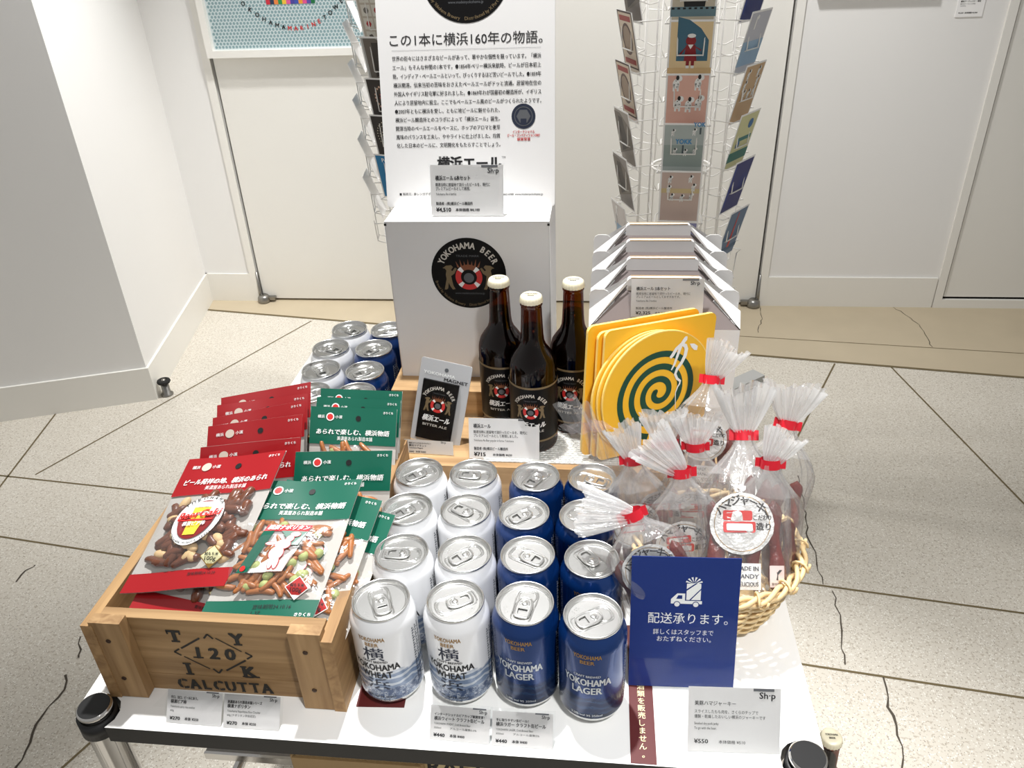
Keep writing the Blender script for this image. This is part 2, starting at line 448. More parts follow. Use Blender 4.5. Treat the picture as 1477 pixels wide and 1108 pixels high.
# ================================================================== THE SETTING
WY = 2.687
def j1(x): return 2.58 - 0.1463 * (x + 1.662)
b = MB()
b.poly([(-4.5, -3, 0), (4.5, -3, 0), (4.5, j1(4.5), 0), (-4.5, j1(-4.5), 0)], M_TERR)
b.poly([(-4.5, j1(-4.5), 0), (4.5, j1(4.5), 0), (4.5, 3.4, 0), (-4.5, 3.4, 0)], M_BAND)
def strip(b, pts, w, m, z=0.0006, jit=0.0):
    P = [Vector(p) for p in pts]; vs = []; fs = []
    for i, p in enumerate(P):
        t = (P[min(i + 1, len(P) - 1)] - P[max(i - 1, 0)]).normalized(); n = Vector((-t.y, t.x))
        ww = w * (.72 if jit else 1) * (1 + jit * random.uniform(-1, 1)); vs += [(p.x - n.x * ww / 2, p.y - n.y * ww / 2, z), (p.x + n.x * ww / 2, p.y + n.y * ww / 2, z)]
    for i in range(len(P) - 1): fs.append((2 * i, 2 * i + 2, 2 * i + 3, 2 * i + 1))
    b.add(vs, fs, m)
def ext(p, q, a, c):
    d = (Vector(q) - Vector(p)); return [tuple(Vector(p) - d * a), tuple(Vector(q) + d * c)]
for pts in (ext((-1.15, 2.483), (-1.689, 1.377), .0, .0), ext((-1.838, 1.719), (-1.764, 1.313), .6, 3), ext((-1.802, 1.367), (-1.18, 1.305), 1, .5),
            ext((-1.611, 1.093), (-1.181, 1.036), 1, .5), ext((-1.007, .428), (-.981, .487), 4, 3), ext((.934, 2.187), (.691, 1.673), .0, 1.2),
            ext((1.127, 2.167), (1.258, 1.401), 0, 1), ext((.576, 1.055), (1.083, .986), .3, 2), ext((.541, .798), (.981, .742), .3, 2)):
    strip(b, pts, 0.006, M_BRASS)
strip(b, ext((.622, 2.397), (1.632, 2.289), .5, .5), .0035, M_BRASS)
def crack(pts, w):
    out = []
    for i in range(len(pts) - 1):
        p, q = Vector(pts[i]), Vector(pts[i + 1]); k = max(2, int((q - p).length / .02))
        for j in range(k): out.append(p.lerp(q, j / k) + Vector((random.uniform(-.005, .005), random.uniform(-.004, .004))))
    out.append(Vector(pts[-1])); strip(b, out, w, M_CRACK, .0008, .5)
crack([(.661, 1.502), (.664, 1.43), (.65, 1.306), (.636, 1.222), (.643, 1.144), (.638, 1.052)], .004)
crack([(.659, 1.034), (.653, .984), (.651, .926), (.636, .875), (.63, .804)], .005)
crack([(.703, .772), (.695, .695), (.691, .634), (.691, .583), (.68, .558), (.67, .45)], .006)
crack([(-1.163, .76), (-1.147, .719), (-1.135, .699)], .005)
crack([(-1.136, .652), (-1.119, .609), (-1.123, .544), (-1.112, .455), (-1.102, .425), (-1.09, .35)], .006)
crack([(-1.434, .99), (-1.445, .971), (-1.447, .925)], .005)
crack([(1.285, 2.68), (1.338, 2.517), (1.323, 2.328)], .003)
crack([(.743, 2.66), (.73, 2.554), (.699, 2.429)], .003)
struct(b.build('floor'))
b = MB(); strip(b, [(-1.75, j1(-1.75)), (4.4, j1(4.4))], .013, M_BRASS, .0012); struct(b.build('trim_1'))

H = 2.9
DX0, DX1 = -1.44, 0.727         # double door opening
EX0 = 1.468                     # right door opening
b = MB()
b.box(((-2.2 + DX0 - .006) / 2, WY + .05, H / 2), (2.2 + DX0 - .006 + 0, .1, H), M_WALL)
b.box(((DX1 + .006 + EX0 - .03) / 2, WY + .05, H / 2), (EX0 - .03 - DX1 - .006, .1, H), M_WALL)
b.box(((EX0 + 1.1 + 4.4) / 2, WY + .05, H / 2), (4.4 - EX0 - 1.1, .1, H), M_WALL)
b.box(((DX0 + DX1) / 2, WY + .05, 2.5), (DX1 - DX0 + .012, .1, .8), M_WALL)
b.box(((EX0 + EX0 + 1.07) / 2, WY + .05, 2.5), (1.13, .1, .8), M_WALL)
struct(b.build('wall_back'))
# column / left wall: nearer block with an angled front and side
A, Bp, Cp = Vector((-1.524, 1.84)), Vector((-3.4, 1.193)), Vector((-1.703, WY + .1))
b = MB(); b.prism([tuple(A), tuple(Cp), (-3.4, WY + .1), tuple(Bp)], 0, H, M_WALL); struct(b.build('wall_left'))
def base_seg(name, p, q, th=.008, h=.13):
    p, q = Vector(p), Vector(q); t = (q - p).normalized(); n = Vector((t.y, -t.x))
    b = MB()
    pts = [tuple(p - t * 0), tuple(q), tuple(q + n * th), tuple(p + n * th)]
    b.prism(pts, 0.0, h, M_BASE); return struct(b.build(name))
def off(p, d): return (p[0] + d[0], p[1] + d[1])
tS = (Cp - A).normalized(); nS = Vector((tS.y, -tS.x)); tF = (A - Bp).normalized(); nF = Vector((tF.y, -tF.x))
corner = A + nF * .008 + nS * .008
b = MB(); b.prism([tuple(Bp), tuple(A), tuple(corner), tuple(Bp + nF * .008)], 0, .13, M_BASE); struct(b.build('baseboard_front'))
b = MB(); b.prism([tuple(A), tuple(Cp), tuple(Cp + nS * .008), tuple(corner)], 0, .13, M_BASE); struct(b.build('baseboard_left'))
base_seg('baseboard_back', (-1.69, WY), (DX0 - .036, WY))
base_seg('baseboard_right', (DX1 + .036, WY), (EX0 - .035, WY))
base_seg('baseboard_far', (EX0 + 1.1, WY), (4.4, WY))
# double door with pivots
b = MB()
for x in (DX0 - .021, DX1 + .021): b.box((x, WY - .003, 1.05), (.03, .012, 2.1), M_BASE)
b.box(((DX0 + DX1) / 2, WY + .06, 1.05), (DX1 - DX0 + .012, .03, 2.1), M_GAP)
d1 = struct(b.build('door_1'))
mid = (DX0 + DX1) / 2
for x0, x1 in ((DX0 + .004, mid - .003), (mid + .003, DX1 - .004)):
    b = MB(); b.box(((x0 + x1) / 2, WY + .022, 1.053), (x1 - x0, .04, 2.086), M_DOOR); b.build('door_leaf', d1)
for x, s in ((DX0, 1), (DX1, -1)):
    b = MB()
    b.tube([(x - .004 * s, WY - .006, .14), (x - .004 * s, WY - .008, .05), (x, WY - .012, .022)], [.005, .007, .01], M_STEEL, 8)
    b.lathe([(0, .034), (.018, .034), (.026, .024), (.028, .008), (.028, .002), (0, .002)], M_STEEL, 16, c=(x + .012 * s, WY - .016, 0))
    b.box((x + .035 * s, WY - .012, .018), (.06, .02, .014), M_STEEL)
    b.build('pivot_hinge', d1)
# right door
b = MB()
b.box((EX0 - .015, WY - .003, 1.05), (.03, .014, 2.1), M_BASE); b.box((EX0 + 1.085, WY - .003, 1.05), (.03, .014, 2.1), M_BASE)
b.box((EX0 + .535, WY - .003, .018), (1.07, .014, .036), M_BASE)
b.box((EX0 + .535, WY + .06, 1.05), (1.07, .02, 2.1), M_GAP)
d2 = struct(b.build('door_2'))
b = MB(); b.box((EX0 + .537, WY + .022, 1.07), (1.058, .04, 2.05), M_DOOR); b.build('door_leaf', d2)

# ------------------------------------------------------------------ pictures on the wall
def hexdots(b, x0, y0, x1, y1, p, r, m, z):
    j = 0; y = y0 + r
    while y < y1 - r:
        x = x0 + r + (p / 2 if j % 2 else 0)
        while x < x1 - r:
            b.disc(x, y, r, m, z, 6, rot=PI / 6); x += p
        y += p * .866; j += 1
PZ = .25 + T
po = thing('framed_poster', 'white framed poster of teal dots with a striped block, over the door', 'poster', lean(-1.437, WY - .022, PZ, 90))
b = MB(); W, Hh = .74, .55
for x0, y0, x1, y1 in ((0, 0, W, .026), (0, Hh - .026, W, Hh), (0, .026, .026, Hh - .026), (W - .026, .026, W, Hh - .026)):
    b.box(((x0 + x1) / 2, (y0 + y1) / 2, 0), (x1 - x0, y1 - y0, .04), M_BASE)
b.build('frame', po)
b = MB(); M_PALEB = mat('pale_blue_print', C(214, 226, 228), .5); M_TEAL = mat('teal_dot_ink', C(132, 162, 168), .5)
b.box((W / 2, Hh / 2, -.008), (W - .05, Hh - .05, .012), M_PALEB)
hexdots(b, .03, .03, W - .03, Hh - .03, .0135, .0055, M_TEAL, -.0012)
cols = [(200, 40, 60), (30, 50, 80), (230, 130, 60), (40, 140, 70), (240, 190, 60), (220, 90, 150), (70, 60, 150), (60, 80, 170), (230, 150, 50), (220, 80, 140), (90, 70, 160), (20, 110, 60)]
for i, c in enumerate(cols):
    b.rect(.262 + i * .0155, .178, .262 + (i + 1) * .0155, .42, mat('stripe_%d' % i, C(*c), .5), -.0006)
n = 19
for i, ch in enumerate('YOKOHAMAMARINETOWER'):
    u = (i / 18 - .5); x = .36 + u * .42; y = .095 + 0.45 * u * u
    b.text(ch, x, y, .021, M_RED if 8 <= i < 14 else M_INK, -.0004, bold=.03, rot=u * .9)
b.build('print', po)
fr = thing('picture_frame', 'white picture frame hung high on the right wall panel', 'picture frame', lean(.775, WY - .03, .449 + T, 90))
b = MB(); b.box((.19, .2, 0), (.38, .4, .05), M_BASE); b.box((.19, .2, .026), (.32, .34, .002), M_PAPER); b.build('frame', fr)
pc = thing('price_card', 'small white price card stuck high on the right wall', 'price card', lean(1.272, WY - .002, .322 + T, 90))
b = MB(); b.box((.042, .032, 0), (.088, .066, .003), M_PAPER)
for t, y, sz, bo in (('Sh·p', .059, .009, .03), ('横浜アーティスト・限定', .048, .006, .03), ('横浜をテーマにした作品', .040, .0045, 0), ('Yokohama', .034, .0045, 0), ('¥5,500  本体価格 ¥5,000', .012, .006, .03)):
    b.text(t, .006 if t != 'Sh·p' else .06, y, sz, M_INK, .0018, bold=bo, align='l')
b.build('card', pc)

# ------------------------------------------------------------------ door stop
ds = thing('door_stop', 'short steel floor door stop with black rubber cap beside the column', 'door stop', at(-1.492, 1.868, 0))
b = MB(); b.lathe([(0, .001), (.021, .001), (.021, .006), (.014, .008), (.014, .05), (0, .05)], M_STEEL, 24); b.build('post', ds)
b = MB(); b.lathe([(.012, .05), (.021, .051), (.024, .056), (.022, .062), (.014, .064), (.013, .062), (0, .062)], M_RUBBER, 24); b.lathe([(0, .0655), (.007, .065), (.008, .062)], M_STEEL, 16); b.build('rubber_cap', ds)

# ================================================================== CART
TX0, TX1, TD, TH = -.465, .287, .82, .022
ct = thing('display_cart', 'white topped display cart with black edges and chrome corner posts', 'cart', at(0, 0, 0))
posts = [(-.441, .016), (.268, .014), (-.441, .80), (.268, .80)]
b = MB()
out = []
for (cx, cy), (sx, sy) in zip([posts[0], posts[1], posts[3], posts[2]], ((1, 1), (-1, 1), (-1, -1), (1, -1))):
    r = .0235; ex = TX0 if sx > 0 else TX1; ey = 0 if sy > 0 else TD
    dx, dy = abs(cx - ex), abs(cy - ey)
    seg = []
    pA = math.atan2(math.sqrt(max(0, r * r - dx * dx)), -dx); pB = math.atan2(-dy, math.sqrt(max(0, r * r - dy * dy)))
    for i in range(9):
        a = pA + (pB - pA) * i / 8
        seg.append((cx + sx * r * cos(a), cy + sy * r * sin(a)))
    if (sx, sy) in ((1, 1), (-1, -1)): out += seg
    else: out += list(reversed(seg))
b.prism(out, T - TH, T, M_LAM, M_EDGE); b.build('table_top', ct)
for k, (x, y) in enumerate(posts):
    b = MB(); b.lathe([(0, .10), (.0165, .10), (.0165, T + .004), (.0175, T + .006), (.0175, T + .010), (.0158, T + .011)], M_CHROME, 28, c=(x, y, 0))
    p = b.build('post', ct)
    b = MB(); b.lathe([(.0160, T + .0104), (.0156, T + .0114), (0, T + .0114)], M_BLACK, 28, False, c=(x, y, 0)); b.build('end_cap', p)
    b = MB(); b.lathe([(.0168, T - .02), (.0198, T - .02), (.0198, T + .001), (.0168, T + .001)], M_BLACK, 28, c=(x, y, 0)); b.build('collar', p)
    b = MB(); b.lathe([(0, .012), (.012, .012), (.026, .03), (.026, .05), (.012, .068), (0, .068)], M_RUBBER, 16, c=(0, 0, -.04))
    me = b.build('caster', p, Matrix.Translation((x, y, .04)) @ Matrix.Rotation(PI / 2, 4, 'X') @ Matrix.Translation((0, 0, 0)))
b = MB(); b.box((-.09, .47, T - .25), (.70, .66, .008), M_GREYLAM); b.box((-.09, .139, T - .25), (.70, .004, .012), M_CHROME); b.build('lower_shelf', ct)
b = MB()
for y in (.02, .80): b.tube([(-.441, y, T - .36), (.268, y, T - .36)], .008, M_CHROME, 8)
for x in (-.441, .268): b.tube([(x, .02, T - .36), (x, .8, T - .36)], .008, M_CHROME, 8)
b.build('rail', ct)
bx = thing('cardboard_box', 'open corrugated cardboard box on the shelf under the table edge', 'box', at(-.19, .22, T - .246))
b = MB()
bw, bd, bh = .145, .34, .145
for x, y, sx, sy in ((0, -bd / 2, bw, .005), (0, bd / 2, bw, .005), (-bw / 2, 0, .005, bd), (bw / 2, 0, .005, bd)): b.box((x, y, bh / 2), (sx, sy, bh), M_CORR)
b.box((0, 0, .003), (bw, bd, .005), M_CORR)
vs = []
for i in range(41): vs.append((-bw / 2 + bw * i / 40, -bd / 2, bh + .001 + (.003 if i % 2 else 0)))
b.tube(vs, .0008, M_CORR, 4)
b.build('carton_walls', bx)
sg = thing('sign_board', 'cream CRAFT sign board hanging under the front table edge', 'sign', lean(-.155, .055, T - .246, 88))
b = MB(); b.box((.075, .074, 0), (.15, .148, .004), mat('cream_board', C(222, 200, 152), .7, var=(12, .06)))
b.text('CRAFT', .065, .132, .028, M_INK, .0023, bold=.03, width=.085); b.build('board', sg)

# stickers on the table top
b = MB(); x0, x1, y0, y1 = .1045, .129, .0012, .17
b.box(((x0 + x1) / 2, (y0 + y1) / 2, T + .0003), (x1 - x0, y1 - y0, .0006), M_MAROON)
msg = '20歳未満の方には酒類を販売しません。'
for i, ch in enumerate(msg):
    k = len(msg) - 1 - i
    yy = .0105 + k * .0086
    if yy < y1 - .004: b.text(ch, (x0 + x1) / 2, yy, .0080, M_CREAM, T + .0008, bold=.015)
tag(b.build('sticker_strip'), 'maroon notice sticker strip with cream writing under the blue sign', 'sticker')
b = MB(); b.M = at(-.15, .072, T, rad(3)); b.box((0, 0, .0003), (.05, .056, .0006), M_MAROON)
tag(b.build('sticker_strip'), 'maroon sticker end showing between the wooden crate and front white can', 'sticker')

# ================================================================== CANS
def tri_split(b): pass
def wrap(R0, zc, yaw=0.0, off=.0003):
    def f(p):
        a = yaw + p.x / R0
        r = R0 + off + p.z
        return (r * sin(a), -r * cos(a), zc + p.y)
    return f
def shoulder_r(z):
    prof = [(.033, .0), (.033, .1015), (.0318, .108), (.0285, .1155), (.0268, .118)]
    for (r0, z0), (r1, z1) in zip(prof, prof[1:]):
        if z <= z1: return r0 + (r1 - r0) * (z - z0) / (z1 - z0)
    return prof[-1][0]
def canwrap(zc, yaw):
    def f(p):
        z = zc + p.y; r = shoulder_r(z) + .0003 + p.z; a = yaw + p.x / .033
        return (r * sin(a), -r * cos(a), z)
    return f
def make_can(kind, label, M):
    root = thing('beer_can', label, 'beer can', M)
    b = MB(); body = M_WHEAT if kind == 'w' else M_LAGER
    b.lathe([(0, .006), (.021, .004), (.0235, .0005), (.0255, .0), (.0268, .002), (.0318, .0095), (.033, .0135)], M_ALU, 48)
    b.lathe([(.033, .0135), (.033, .05), (.033, .1015), (.0327, .1045), (.0318, .108), (.0285, .1155), (.0268, .118)], body, 48)
    yaw = rad(-8)
    def T_(t, z, size, m, width=None, bold=.02, x=0.0):
        b.fn = canwrap(z, yaw + x); b.text(t, 0, 0, size, m, 0, width=width, bold=bold); b.fn = None
    if kind == 'w':
        T_('YOKOHAMA', .1005, .0072, M_GOLD, .027); T_('BEER', .0935, .0068, M_GOLD, .0135)
        T_('横', .080, .019, M_NAVYINK, .0215, .012)
        T_('CRAFT BREWED', .0695, .0042, M_INK, .026)
        T_('YOKOHAMA', .0617, .0122, M_INK, .049, .03); T_('WHEAT', .0508, .0122, M_INK, .032, .03)
        T_('浜', .037, .017, M_NAVYINK, .023, .01)
        T_('5.0% vol 95 350ml', .0185, .0042, M_NAVYINK, .031); T_('WHEAT BEER', .0135, .0032, M_NAVYINK, .02)
    else:
        T_('YOKOHAMA', .1005, .0072, M_GOLD, .027); T_('BEER', .0935, .0068, M_GOLD, .0135)
        T_('CRAFT BREWED', .0745, .0042, M_SILV, .026)
        T_('YOKOHAMA', .066, .0128, M_SILV, .047, .03); T_('LAGER', .0545, .0128, M_SILV, .029, .03)
        T_('5.0% vol 95 350ml', .0185, .0042, M_SILV, .031); T_('CRAFT BEER LAGER', .0135, .003, M_SILV, .02)
    ink = M_NAVYINK if kind == 'w' else M_SILV
    for x in (1.35, 1.5, 1.65):               # small print column round the side
        b.fn = canwrap(.06, yaw + x)
        for i in range(22): b.rect(-.0009, -.036 + i * .0034, .0009 + .0008 * (i % 3), -.0343 + i * .0034, ink)
        b.fn = None
    b.build('can_body', root)
    b = MB()
    b.lathe([(.0268, .118), (.0282, .1192), (.0286, .1207), (.0282, .1219), (.0275, .122), (.0268, .1214), (.0262, .1172), (.0254, .1157), (.0246, .1156), (.0240, .1166), (.0236, .1172)], M_ALU, 48)
    b.lathe([(.0236, .1172), (.012, .1172), (0, .1172)], M_ALU, 48, False)
    zl = .1173
    tear = smooth_loop([(-.0205, 0), (-.0175, -.009), (-.008, -.0105), (.006, -.0095), (.0185, -.0085), (.0208, 0), (.0185, .0085), (.006, .0095), (-.008, .0105), (-.0175, .009)], 5)
    b.tube([(x, y, zl) for x, y in tear], .0008, M_ALU, 6, True)
    mouth = smooth_loop([(-.0185, 0), (-.016, -.0075), (-.009, -.0085), (-.004, -.005), (-.003, 0), (-.004, .005), (-.009, .0085), (-.016, .0075)], 5)
    b.tube([(x, y, zl) for x, y in mouth], .0007, M_ALU, 6, True)
    b.tube([(-.015 + .004 * cos(a), .0055 * sin(a), zl) for a in [rad(90 + 18 * i) for i in range(11)]], .0005, M_ALU, 6)
    for x, y in ((.006, -.0165), (.009, -.0155), (.012, -.014), (.0075, -.0185), (.0105, -.0175), (.0135, -.016)): b.ball((x, y, zl), (.0006, .0006, .0005), M_ALU, n=6, k=4)
    lid = b.build('lid', root)
    b = MB()
    outer = smooth_loop([(-.0082, 0), (-.007, -.0048), (-.001, -.0072), (.008, -.0076), (.0155, -.0062), (.0172, 0), (.0155, .0062), (.008, .0076), (-.001, .0072), (-.007, .0048)], 4)
    def hole(cx, rx, ry):
        return [(cx + rx * cos(math.atan2(y, x - 0.0045)), ry * sin(math.atan2(y, x - 0.0045))) for x, y in outer]
    h1 = [(max(.0062, min(.0142, x * .8 + .0008)), y * .62) for x, y in outer]
    b.ringprism(outer, h1, .1184, .1192, M_ALU)
    b.tube([(x, y, .1189) for x, y in outer], .0011, M_ALU, 6, True)
    b.lathe([(.0032, .1190), (.0030, .1199), (.0018, .1203), (0, .1203)], M_ALU, 16, c=(-.0005, 0, 0))
    b.tube([(-.0003 + .0048 * cos(a), .0046 * sin(a), .1194) for a in [rad(70 + 22 * i) for i in range(11)]], .0005, M_ALU, 5)
    b.lathe([(0, .1172), (.0028, .1172), (.0026, .1192), (0, .1192)], M_ALU, 12)
    b.build('pull_tab', lid)
    return root
CANS = [  # x, y, tab angle, kind, label  (front row first)
 (-.1409, .076, -65, 'w', 'white wheat beer can at the front left end, next to the wooden crate'),
 (-.0676, .0801, 30, 'w', 'white wheat beer can in the front row beside the front blue cans'),
 (.0004, .0812, -100, 'l', 'blue lager can in the front row touching the front white cans'),
 (.0663, .0694, -148, 'l', 'blue lager can at the front right end, left of the navy sign'),
 (-.1354, .1439, 180, 'w', 'white can by the crate, second row, right behind the front left can'),
 (-.0686, .1459, -140, 'w', 'white can second from front in the column touching the blue cans'),
 (-.0024, .1479, -28, 'l', 'blue can second from front in the column touching the white cans'),
 (.0638, .1459, 130, 'l', 'blue can second from front in the rightmost column, by the jerky basket'),
 (-.1443, .2142, -140, 'w', 'white can by the crate, third row back of four'),
 (-.0782, .2155, 150, 'w', 'white can third from front in the column touching the blue cans'),
 (-.012, .2142, -143, 'l', 'blue can third from front in the column touching the white cans'),
 (.0553, .2128, -35, 'l', 'blue can third from front, its top touched by a sideways bag tuft'),
 (-.1444, .282, -140, 'w', 'white can at the back by the crate, under the small magnet card'),
 (-.0787, .2825, 175, 'w', 'white can in the back row, just below the bottles price card'),
 (-.0038, .2807, -122, 'l', 'blue can in the back row, right of the bottles price card'),
 (.0622, .2815, -20, 'l', 'blue can in the back right corner half hidden by clear bag film'),
]
BACK = [
 (-.3362, .6555, -35, 'w', 'silver white can farthest back on the left edge of the table'),
 (-.2714, .6547, 20, 'l', 'dark blue can farthest back, half hidden by the big white carton'),
 (-.3479, .5907, -22, 'w', 'silver white can second from the back on the table left edge'),
 (-.2791, .5907, -125, 'l', 'dark blue can second from the back beside the big white carton'),
 (-.3421, .5232, -60, 'w', 'silver white can third from the back behind the snack packs'),
 (-.275, .5214, -140, 'l', 'dark blue can third from the back behind the green packs'),
 (-.3369, .4570, -150, 'w', 'silver white can peeking out just behind the red packs'),
 (-.2713, .4584, 100, 'l', 'dark blue can with its lid just above the rear green packs'),
]
protos = {}
for grp, rows in (('beer cans in four rows at the front', CANS), ('beer cans behind the snack crate', BACK)):
    for x, y, a, k, lab in rows:
        M = at(x, y, T)
        if k not in protos: o = protos[k] = make_can(k, lab, M); o['group'] = grp
        else: o = copy_tree(protos[k], M, lab, grp)
        for ch in o.children:
            if ch.name.startswith('lid'): ch.rotation_euler = (0, 0, rad(a))

# ================================================================== EMBLEM (printed on carton, poster, magnet, bottle labels)
LION = [(0, .0), (.10, .0), (.16, .06), (.20, .28), (.27, .12), (.36, .0), (.48, .02), (.40, .16), (.36, .36), (.33, .56), (.48, .66), (.60, .86), (.52, .90), (.40, .76), (.34, .80), (.44, .92), (.36, 1.0), (.14, .98), (-.02, .88), (.08, .86), (.14, .78), (.10, .62), (.12, .44), (.06, .22)]
def emblem(b, cx, cy, R, z, disc=True, lower=True, dz=.00015):
    if disc: b.disc(cx, cy, R, M_LABEL, z, 64)
    z += dz
    b.arctext('YOKOHAMA BEER', cx, cy, R * .79, R * .245, 90, 128, M_PALEINK, z, bold=.035, sx=.78)
    b.text('TRADE MARK', cx, cy + R * .50, R * .085, M_GREYINK, z, width=R * .62)
    r1, r0 = R * .36, R * .215; ly = cy - R * .10
    for a0, a1, m in ((0, 35, M_RED), (35, 55, M_WHITE), (55, 125, M_BROWNINK), (125, 145, M_WHITE), (145, 215, M_RED), (215, 235, M_WHITE), (235, 305, M_RED), (305, 325, M_WHITE), (325, 360, M_RED)):
        b.ring(cx, ly, r0, r1, m, z, a0, a1, 48)
    b.disc(cx, ly - R * .02, R * .14, M_GREYINK, z, 16)
    for i in range(7):
        u = (i - 3) / 3; b.flat([(cx + u * R * .26 - R * .03, ly + R * .28), (cx + u * R * .26 + R * .03, ly + R * .28), (cx + u * R * .33, ly + R * (.46 + .05 * (i % 2)))], M_BROWNINK, z + dz)
    for sg in (-1, 1):
        pts = [(cx + sg * (R * .68 - px * R * .62) , ly - R * .36 + py * R * .70) for px, py in LION]
        if sg < 0: pts = pts[::-1]
        b.flat(pts, M_DKGOLD, z)
    if lower:
        b.text('www.madeinyokohama.jp', cx, cy - R * .56, R * .085, M_GREYINK, z, width=R * .80)
        b.arctext('Brewed by Yokohama Brewery   Distributed by X Port Co.,Ltd.', cx, cy, R * .90, R * .105, 270, 150, M_DKGOLD, z, True, .0)
def bandtext_emblem(b, cx, cy, R, z, dz=.00015):
    """emblem as on a label: arched name, ring and lions, then the Japanese name"""
    emblem(b, cx, cy, R, z, False, False, dz)
    b.text('横浜エール', cx, cy - R * .80, R * .34, M_WHITE, z + dz, width=R * 1.35, bold=.04, slant=.2)
    b.text('BITTER ALE', cx, cy - R * 1.14, R * .17, M_PALEINK, z + dz, width=R * 1.2, bold=.02)

# ================================================================== RISER, CARTON, BOTTLES
rs = thing('wooden_riser', 'stepped pine riser carrying the bottles and the big white carton', 'riser', at(0, 0, T))
b = MB(); b.box((.022, .4365, .03), (.434, .119, .06), M_RISER); b.build('lower_step', rs)
b = MB(); b.box((-.108, .6, .05), (.25, .195, .10), M_RISER); b.build('upper_step', rs)
b = MB(); z = .0602
b.grid(70, 24, lambda u, v: (-.085 + u * .2, .388 + v * .11, z + .0009 + .0007 * sin(u * 70 * PI / 1.0) * sin(v * 24 * PI)), M_MAT, False)
b.grid(70, 1, lambda u, v: (-.085 + u * .2, .388, z + v * .0012), M_MAT, False)
for i in range(24): b.tube([(-.085 + .2 * k / 60, .389 + i * .0046, z + .0012 + .0005 * (1 if (k + i) % 2 else -1)) for k in range(61)], .0013, M_MAT, 4)
tag(b.build('woven_mat', None, Matrix.Translation((0, 0, T))), 'silver white woven mat under the three brown bottles', 'mat')

cb = thing('beer_carton', 'large white carton with black round emblem standing behind the bottles', 'carton', lean(-.225, .545, T + .10, 90))
b = MB(); W, Hh, D = .2235, .2405, .145
b.prism([(0, 0), (W, 0), (W, Hh), (0, Hh)], -D, 0, M_CARTON)
b.tube([(0, 0, 0), (0, Hh, 0), (W, Hh, 0), (W, 0, 0)], .0006, mat('carton_crease', C(214, 213, 211), .6), 4)
b.box((W / 2, Hh + .0003, -D * .62), (W * .98, .0012, D * .7), M_CARTON)
for x in (0.001, W - .001): b.box((x, Hh - .004, 0.0003), (.003, .003, .001), M_GAP)
b.build('carton_box', cb)
b = MB(); b.disc(.111, .166, .0535, M_WHITE, .0003, 64); emblem(b, .111, .166, .0522, .0006); b.build('round_emblem', cb)

# big notice board on the carton
nb = thing('notice_board', 'tall white notice board of Japanese text standing on the carton', 'sign', lean(-.116, .607, T + .3408, 77, .6, .0))
b = MB(); W, Hh = .237, .36
b.prism(rrect(-W / 2, 0, W / 2, Hh, .004), -.006, 0, M_BOARD)
b.build('board', nb)
b = MB(); z = .0003
emblem(b, .002, .294, .058, z)
M_SERIF = M_INK
b.text('この1本に横浜160年の物語。', 0, .217, .0165, M_INK, z, width=.204, bold=.008)
b.rect(-.1, .2045, .1, .2048, M_GREYINK, z)
LINES = ['世界の街々にはさまざまなビールがあって、華やかな個性を競っています。「横浜', 'エール」もそんな仲間の1本です。●1854年ペリー横浜来航時、ビールが日本初上', '陸。インディア・ペールエールといって、びっくりするほど苦いビールでした。●1859年', '横浜開港。伝来当初の苦味をおさえたペールエールがドッと流通。居留地在住の', '外国人やイギリス駐屯軍に好まれました。●1869年わが国最初の醸造所が、イギリス', '人により居留地内に設立。ここでもペールエール風のビールがつくられたようです。',
         '●2007年ともに横浜を愛し、ともに地ビールに魅せられた、', '横浜ビール醸造所とのコラボによって「横浜エール」誕生。', '開港当時のペールエールをベースに、ホップのアロマと麦芽', '風味のバランスを工夫し、ややライトに仕上げました。均質', '化した日本のビールに、文明開化をもたらすことでしょう。']
for i, t in enumerate(LINES):
    wd = .2 if i < 6 else .144
    b.text(t, -.1, .1945 - i * .01115, .0066, M_INK, z, width=wd, bold=.018, align='l')
b.disc(.076, .119, .0162, M_NAVYINK, z, 32); b.ring(.076, .119, .0115, .0125, M_GREYINK, z + .0002); b.disc(.076, .119, .0095, M_GREYINK, z + .0002, 6); b.rect(.072, .108, .080, .116, M_NAVYINK, z + .0003)
for t, y, w_ in (('インターナショナル', .099, .03), ('ビール・コンペティション2007', .0945, .044), ('銀賞受賞', .0895, .018)): b.text(t, .076, y, .0045, M_RED, z, width=w_, bold=.02)
b.text('横浜エール', 0, .058, .02, M_INK, z, width=.088, bold=.05)
b.text('TM', .048, .066, .004, M_INK, z)
b.text('■ 販売元 : 赤レンガデポ「赤レンガ倉庫」', -.1, .0175, .0042, M_INK, z, width=.075, align='l', bold=.01)
b.text('045-662-6088  www.madeinyokohama.jp', .102, .0165, .0042, M_INK, z, width=.062, align='r', bold=.01)
b.build('printed_text', nb)
b = MB(); b.box((0, .10, -.036), (.09, .2, .003), M_PAPER, Matrix.Rotation(rad(-14), 3, 'X')); b.build('back_support', nb)

